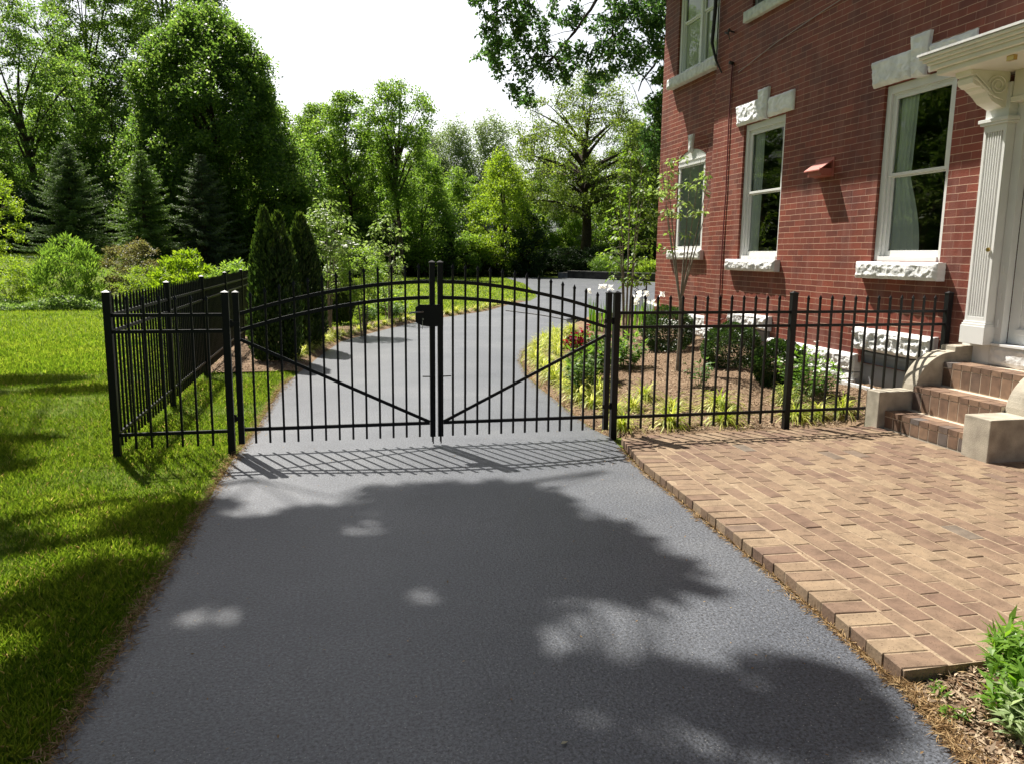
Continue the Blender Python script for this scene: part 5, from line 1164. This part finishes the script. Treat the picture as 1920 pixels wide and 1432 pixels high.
# boxwood balls
def box_ball(label, loc, r_, seed, src=None):
    rg = np.random.default_rng(seed); root = thing('boxwood_ball', label, 'shrub', loc, group='boxwoods against the foundation')
    m = MB()
    for i in range(5): a = i*1.257; m.tube([(0,0,-.05),(r_*.3*math.cos(a), r_*.3*math.sin(a), r_*.6),(r_*.6*math.cos(a), r_*.6*math.sin(a), r_*1.2)], [.012,.008,.004], 5)
    m.build('stems', M_bark, root, recalc=False)
    n_ = 11000; d = norm(rg.normal(size=(n_,3))); rr = r_*(1 + .05*np.sin(d[:,0]*7+seed)*np.sin(d[:,1]*6) + .04*np.sin(d[:,2]*9+d[:,0]*5)) * (1-.3*rg.random(n_)**2)
    PP = d*rr[:,None]; PP[:,2] = PP[:,2]*.92 + r_*.86; PP = PP[PP[:,2] > .02]; dd = norm(PP-np.array([0,0,r_*.86])) + rg.normal(0,.5,(len(PP),3))
    V = leaf_quads(PP, .036, .6, .3, dirs=dd, rg=rg); quads_mesh('foliage', V, L_box, np.clip(rg.normal(.4,.22,len(PP)),0,1), parent=root)
box_ball('clipped boxwood ball in the middle of the three, under the left basement lintel', (5.80, 10.62, .13), .42, 101)
box_ball('clipped boxwood ball nearest the fence post, rightmost of the three', (5.80, 9.3, .14), .345, 102)
box_ball('largest and farthest boxwood ball, behind the slim tan-trunked tree', (5.70, 12.7, .18), .45, 103)

# pot with red flowers, left of the gate hinge
pot = thing('flower_pot', 'square brown pot with dark red flowers standing on the mulch behind the right gate leaf', 'flower pot', (4.02, 12.5, .05))
m = MB(); m.add([(-.10,-.10,0),(.10,-.10,0),(.10,.10,0),(-.10,.10,0),(-.13,-.13,.20),(.13,-.13,.20),(.13,.13,.20),(-.13,.13,.20),(-.145,-.145,.20),(.145,-.145,.20),(.145,.145,.20),(-.145,.145,.20),(-.145,-.145,.235),(.145,-.145,.235),(.145,.145,.235),(-.145,.145,.235),(-.12,-.12,.225),(.12,-.12,.225),(.12,.12,.225),(-.12,.12,.225)],
    [(0,3,2,1)]+[(a,(a+1)%4,4+(a+1)%4,4+a) for a in range(4)]+[(4+a,4+(a+1)%4,8+(a+1)%4,8+a) for a in range(4)]+[(8+a,8+(a+1)%4,12+(a+1)%4,12+a) for a in range(4)]+[(12+a,12+(a+1)%4,16+(a+1)%4,16+a) for a in range(4)]+[(16,17,18,19)]); m.build('pot', M_pot, pot)
rgp = np.random.default_rng(104); n_ = 900; d = norm(rgp.normal(size=(n_,3))); PP = d*np.array([.30,.26,.17])*(rgp.random(n_)**.4)[:,None] + np.array([0,0,.38]); k_ = rgp.random(n_) < .62
quads_mesh('foliage', leaf_quads(PP[~k_], .06, .6, .6, rg=rgp), L_peren, rgp.random((~k_).sum()), parent=pot); quads_mesh('blossom', leaf_quads(PP[k_], .055, .9, .6, rg=rgp), L_red, rgp.random(k_.sum()), parent=pot)
perennial('garden_plant', 'single red-flowered plant behind the flower pot', (4.55, 13.9, .08), .5, .12, 5, 3, .08, L_peren, 105, flowers=(L_red, 14, .05, .04))

# black iron railing beside the house corner
rail_r = thing('iron_railing', 'black wrought iron railing with scrolls at the back steps by the house corner', 'railing', (6.95, 16.6, 0))
m = MB()
for (x, y, h) in ((-.35,-.1,1.05),(0.05,.3,1.25)): m.tube([(x,y,0),(x,y,h)], .02, 8); m.tube([(x,y,h),(x,y,h+.05)], [.035,.005], 8); 
m.build('post', M_dark_iron, rail_r)
m = MB()
for i in range(7):
    t = i/6; m.tube([(-.33+.36*t, -.08+.36*t, .1),(-.33+.36*t, -.08+.36*t, .95+.12*t)], .009, 6)
m.tube([(-.35,-.1,.97),(-.2,.05,1.06),(.05,.3,1.12)], .016, 6); m.build('balusters', M_dark_iron, rail_r)
m = MB()
for (cx, cz) in ((-.35, 1.14),(-.02, 1.36)):
    for s_ in (-1, 1): m.tube([(cx+s_*(.02+.045*(1-q/14))*abs(math.sin(q*.45)), -.1+(.4 if cx > -.1 else 0), cz-.08+.012*q) for q in range(15)], .009, 5)
m.build('scroll', M_dark_iron, rail_r)

# cable lying on the driveway
m = MB(); m.tube([(5.6,25.6,.02),(6.0,24.4,.02),(6.3,23.4,.02),(6.5,22.3,.02),(6.55,21.6,.02),(7.0,21.2,.02)], .018, 5)
for k_ in range(3): m.tube([(6.9+.55*math.cos(a/3), 20.9+.5*math.sin(a/3)+.05*k_, .03+.02*k_) for a in range(20)], .015, 5)
o = m.build('black_cable', M_rubber); tag(o, 'thin black cable lying in a loop across the far driveway', 'cable')
# fallen leaf
V = leaf_quads(np.array([[.80, 2.60, .006]]), .05, .6, 3, dirs=np.array([[1., .3, .0]]), fold=.05); o = quads_mesh('fallen_leaf', V, leafmat('dry_leaf', (.3,.28,.16),(.35,.32,.2),(.4,.36,.22),.2), np.array([.5])); tag(o, 'small pale fallen leaf on the driveway near the bottom of the photo', 'leaf')

# stone planter wall and plants in the back court
pl = thing('stone_planter', 'low dark stone retaining wall of a raised bed across the back court', 'planter', (22, 58.5, 0))
m = MB()
for (a, b_) in (((-2.5, 5.6), (1.3, -1.0)), ((1.3, -1.0), (6, -9))): m.bar((a[0], a[1], .25), (b_[0], b_[1], .25), .4, .6)
m.build('wall', simple('dark_stone', (.055,.05,.045), .9, nscale=2, namt=.5), pl)
m = MB()
for (a, b_) in (((-2.5, 5.6), (1.3, -1.0)), ((1.3, -1.0), (6, -9))): m.bar((a[0], a[1], .59), (b_[0], b_[1], .59), .55, .08)
m.bar((-3.4,5.9,.22),(-2.4,5.7,.22),.5,.5)
m.build('coping', simple('pale_coping', (.20,.19,.17), .9, nscale=3, namt=.4), pl)
make_shrub('leafy_shrub', 'blue-green grassy clump in the raised bed behind the dark stone wall', 'plant', (22.3, 62.0, .4), 1.5, .1, 1.6, 10, 80, 90, .20, .35, L_light, 71, asp=.15, tone=-.2)
make_shrub('leafy_shrub', 'yellow-green clump in the raised bed near the house corner', 'plant', (24.4, 58.6, .4), 1.1, .1, 1.5, 10, 80, 80, .15, .3, L_yellow, 72)
make_shrub('leafy_shrub', 'upright green clump at the right end of the raised bed', 'plant', (25.8, 57.2, .4), 1.7, .1, .9, 8, 60, 80, .15, .3, L_light, 73)

# buildings beyond the trees
def far_house(label, loc, rz, w, d, h, hr):
    root = thing('house', label, 'house', loc, rz); m = MB(); m.box((-w/2,-d/2,0),(w/2,d/2,h)); m.build('wall', M_shed, root)
    m = MB(); m.prism([(-d/2-.4, h+.003), (d/2+.4, h+.003), (0, h+hr)], 'x', -w/2-.4, w/2+.4); 
    m.build('roof', M_shedroof, root)
    m = MB()
    for x in (-w/4, w/4): m.box((x-.5, -d/2-.03, 1.0), (x+.5, -d/2-.003, 2.2))
    m.build('window', M_roof, root)
far_house('low house with a pale grey roof glimpsed behind the centre trees', g3(23.5, 92), .15, 13, 9, 3.2, 3.6)
far_house('pale house barely visible behind the slender tree above the gate', g3(7.2, 104), -.1, 9, 8, 4.8, 3.2)

# ------------------------------------------------------------------ big shade trees whose crowns hang above the view
def poly_in(px, py, poly):
    ins = False; j = len(poly)-1
    for i in range(len(poly)):
        xi, yi = poly[i]; xj, yj = poly[j]
        if (yi > py) != (yj > py) and px < (xj-xi)*(py-yi)/(yj-yi)+xi: ins = not ins
        j = i
    return ins
SH = [(-9,5.2),(-4.2,5.4),(-2.6,5.6),(-2.1,5.75),(-1.7,5.45),(-1.3,5.7),(-1.1,6.0),(-.3,6.25),(.6,6.15),(1.35,6.1),(1.7,5.55),(1.65,5.15),(1.95,4.85),(1.95,4.55),(2.0,4.2),(2.15,3.95),(1.95,3.72),(1.6,3.7),(1.3,3.95),(1.12,3.8),(1.05,3.45),(1.2,3.05),(1.45,3.05),(1.7,3.25),(1.95,3.25),(2.05,3.1),(2.2,2.85),(2.25,2.5),(2.0,2.35),(1.75,2.0),(1.9,-4),(-9,-4)]
LIGHT = [(-.6,5.8,.2),(-.2,5.85,.1),(.22,5.2,.05),(-.70,3.98,.10),(-.48,3.98,.03),(.42,4.05,.06),(.98,2.75,.05),(-2.0,4.6,.22),(-1.7,5.0,.18),(-2.35,5.2,.15),(1.3,2.5,.08),(1.55,2.35,.08),(-1.5,3.9,.08),(1.36,3.42,.27),(1.62,3.48,.24),(1.12,3.32,.12),(1.9,3.48,.16)]
SH2 = [((-4.3,12.3),.7,.35),((-3.5,11.3),.45,.16),((-4.7,11.2),.5,.3),((-3.2,8.4),.4,.12),((-2.95,7.3),.3,.12)]
shade = thing('shade_tree', 'tall shade tree outside the left of the photo, casting the driveway shadow', 'tree', (-8.5, 9.0, 0))
rd = random.Random(5); rgs = np.random.default_rng(55); cl = []
def lit(gx, gy):
    gx += .16*mnoise.noise((gx*3.1, gy*3.1, 1.7)); gy += .20*mnoise.noise((gx*3.1, gy*3.1, 8.2))
    if not all(poly_in(gx + a, gy + b_, SH) for a, b_ in ((.11, 0), (-.11, 0), (0, .13), (0, -.13))): return True
    if any((gx-a)**2 + (gy-b_)**2 < (r_ + .17)**2 for a, b_, r_ in LIGHT): return True
    return mnoise.noise((gx*1.9, gy*1.5, 7.3)) > .36 or mnoise.noise((gx*3.4, gy*2.9, 3.3)) > .42
def lift(gx, gy, h): return (gx - .294*h, gy + .613*h, h)
for _ in range(5200):
    gx, gy = rd.uniform(-9, 2.4), rd.uniform(-4, 6.4)
    if not poly_in(gx, gy, SH): continue
    vis = gx > -3.2 and gy > 1.5
    if not vis and rd.random() < .6: continue
    if lit(gx, gy): continue
    cl.append(lift(gx, gy, rd.uniform(10.5, 14.5)))
for (c_, rx_, ry_) in SH2:
    for _ in range(int(38*rx_*ry_/.16)+4):
        a = rd.uniform(0, 6.28); q = math.sqrt(rd.random()); cl.append(lift(c_[0]+rx_*q*math.cos(a), c_[1]+ry_*q*math.sin(a), rd.uniform(10.5, 14.5)))
for _ in range(2600):
    gx, gy = rd.uniform(-1.2, 2.3), rd.uniform(1.5, 6.4)
    if lit(gx, gy): continue
    cl.append(lift(gx, gy, rd.uniform(10.5, 13.5)))
cl = np.array(cl); base = np.array([-8.5, 9.0, 0])
m = MB(); m.tube([(0,0,-.3),(.2,.1,4),(.5,.2,8),(1.0,.5,12),(1.6,.6,15)], [.5,.36,.3,.2,.06], 10); lim = []
for (ex_, ey_, ez_) in ((5.5,3.5,13),(6.0,1.5,12.5),(4.5,-1.5,12.5),(4.0,5.5,13),(2.0,6,13),(2.5,-3,12),(0,4,13),(-1,-2,12),(6.8,5.5,13.5),(5.2,.2,13)):
    b3 = bez((.3,.15,6.5+.1*ex_), (ex_*.4, ey_*.4, 10.5), (ex_, ey_, ez_), 8); m.tube(b3, [.16*(1-j/9)+.02 for j in range(9)], 6, caps=False); lim += b3[2:]
LP = np.array([tuple(q) for q in lim])
for c_ in cl[::6]:
    c0 = c_ - base; j = int(np.linalg.norm(LP-c0, axis=1).argmin()); s0 = Vector(LP[j]); e_ = Vector(c0)
    m.tube(bez(s0, s0.lerp(e_, .5)+Vector((0,0,.2)), e_, 3), [.02,.015,.01,.005], 4, caps=False)
m.build('trunk', M_bark, shade, recalc=False)
idx = np.repeat(np.arange(len(cl)), 34); PP = cl[idx] - base + norm(rgs.normal(size=(len(idx),3)))*(rgs.random(len(idx))**.5)[:,None]*.2
quads_mesh('crown', leaf_quads(PP, .13, .62, 1.2, rg=rgs), L_airy, rgs.random(len(PP)), parent=shade)

# oak behind the house whose limbs hang into the top of the view
oak = thing('oak_tree', 'oak whose leafy branches hang into the top of the photo next to the house', 'tree', (13.5, 29.0, 0))
rd = random.Random(9); rgo = np.random.default_rng(99); m = MB(); ob = Vector((13.5, 29, 0))
m.tube([(0,0,-.3),(0,0,4),(-.2,-.2,8),(-.5,-.4,12),(-.6,-.5,15)], [.5,.4,.34,.24,.1], 10)
def W_(x, z, y=24.0): return Vector((x, y, z))
limbs = [ [W_(13.3,9.5,28.5), W_(10.6,10.6,25.5), W_(8.3,9.9,24), W_(7.3,8.6,24), W_(6.3,7.4,24)],
          [W_(8.3,9.9,24), W_(6.9,10.2,24), W_(5.4,9.4,24), W_(4.6,8.6,24)],
          [W_(13.3,7.5,28.5), W_(11.5,8.6,26), W_(10.3,8.2,24.6), W_(9.5,7.0,24.2)],
          [W_(6.9,10.2,24), W_(5.2,10.4,24), W_(3.6,9.7,24)],
          [W_(13.0,7.0,28.5), W_(11.9,7.6,26.5), W_(10.9,7.0,24.8), W_(10.3,6.3,24.3)],
          [W_(10.6,10.6,25.5), W_(9.6,10.8,25), W_(8.8,9.6,24.5), W_(8.3,7.9,24.3)] ]
for lm in limbs:
    pts_ = [p_ - ob for p_ in lm]; fine = []
    for a, b_ in zip(pts_[:-1], pts_[1:]):
        for k_ in range(4): fine.append(a.lerp(b_, k_/4) + Vector((rd.gauss(0,.04), rd.gauss(0,.04), rd.gauss(0,.05))))
    fine.append(pts_[-1]); m.tube(fine, [.085*(1-i/len(fine))+.012 for i in range(len(fine))], 6, caps=False)
blobs = [(4.0,9.6,.45,.3),(3.5,9.85,.5,.2),(4.5,9.2,.4,.3),(5.1,8.8,.7,.5),(4.75,8.1,.45,.4),(4.6,7.7,.35,.25),(5.5,8.1,.6,.45),(6.0,8.9,.8,.55),(5.9,7.6,.55,.35),(5.6,6.95,.35,.35),(5.75,6.5,.3,.2),(6.5,7.9,.6,.45),(6.9,7.3,.7,.35),(7.5,7.9,.6,.4),(7.2,8.9,.5,.35),(8.3,8.6,.7,.5),(8.8,8.0,.6,.5),(9.3,8.9,.7,.6),(9.4,7.9,.55,.45),(8.3,7.4,.5,.3),(7.8,7.0,.4,.22),(9.9,9.5,.7,.6),(10.3,8.6,.6,.6),(5.2,9.8,.7,.5),(6.4,9.9,.7,.5),(10.3,6.4,.6,.55),(10.0,5.7,.45,.3),(10.7,5.5,.7,.6),(10.5,7.3,.5,.5),(8.9,9.7,.7,.5),(9.9,5.1,.3,.3),(10.9,6.5,.8,.7),(4.9,7.3,.2,.3)]
cc = []
for (x, z, rx_, rz_) in blobs:
    for _ in range(int(rx_*rz_*(80 if x > 9.5 else 42))+3):
        a = rd.uniform(0, 6.283); q = math.sqrt(rd.random()); y = rd.uniform(23.2, 25.2); x_ = x + rx_*q*math.cos(a); z_ = z + rz_*q*math.sin(a)
        cc.append((x_*y/24, y, 1.84 + (z_-1.84)*y/24))
for _ in range(260):      # the rest of the crown, above and behind
    a = rd.uniform(0, 6.283); q = math.sqrt(rd.random()); cc.append((12.5+8*q*math.cos(a), 29+6*q*math.sin(a), rd.uniform(12.5, 17)))
cc = np.array(cc) - np.array([13.5, 29, 0]); allp = [p_ - ob for lm in limbs for p_ in lm]
AP = np.array([tuple(a.lerp(b_, t_)) for lm in limbs for a, b_ in zip([p_-ob for p_ in lm][:-1], [p_-ob for p_ in lm][1:]) for t_ in (0,.33,.66)])
for c_ in cc[:-260:2]:
    j = int((np.linalg.norm(AP-c_, axis=1) + np.maximum(0, c_[2]-AP[:,2])).argmin()); s0 = Vector(AP[j]); e_ = Vector(c_)
    m.tube(bez(s0, s0.lerp(e_, .5)+Vector((0,0,.12)), e_, 3), [.014,.011,.008,.004], 4, caps=False)
m.build('trunk', M_bark, oak, recalc=False)
idx = np.repeat(np.arange(len(cc)), 40); PP = cc[idx] + norm(rgo.normal(size=(len(idx),3)))*(rgo.random(len(idx))**.5)[:,None]*.22; PP[len(cc[:-260])*40:] += rgo.normal(0,.5,(260*40,3))
quads_mesh('crown', leaf_quads(PP, .14, .55, .5, rg=rgo), leafmat('oak_leaf', (.035,.085,.022), (.062,.13,.03), (.11,.19,.045), .45), np.clip(rgo.normal(.45,.25,len(PP)),0,1), parent=oak)
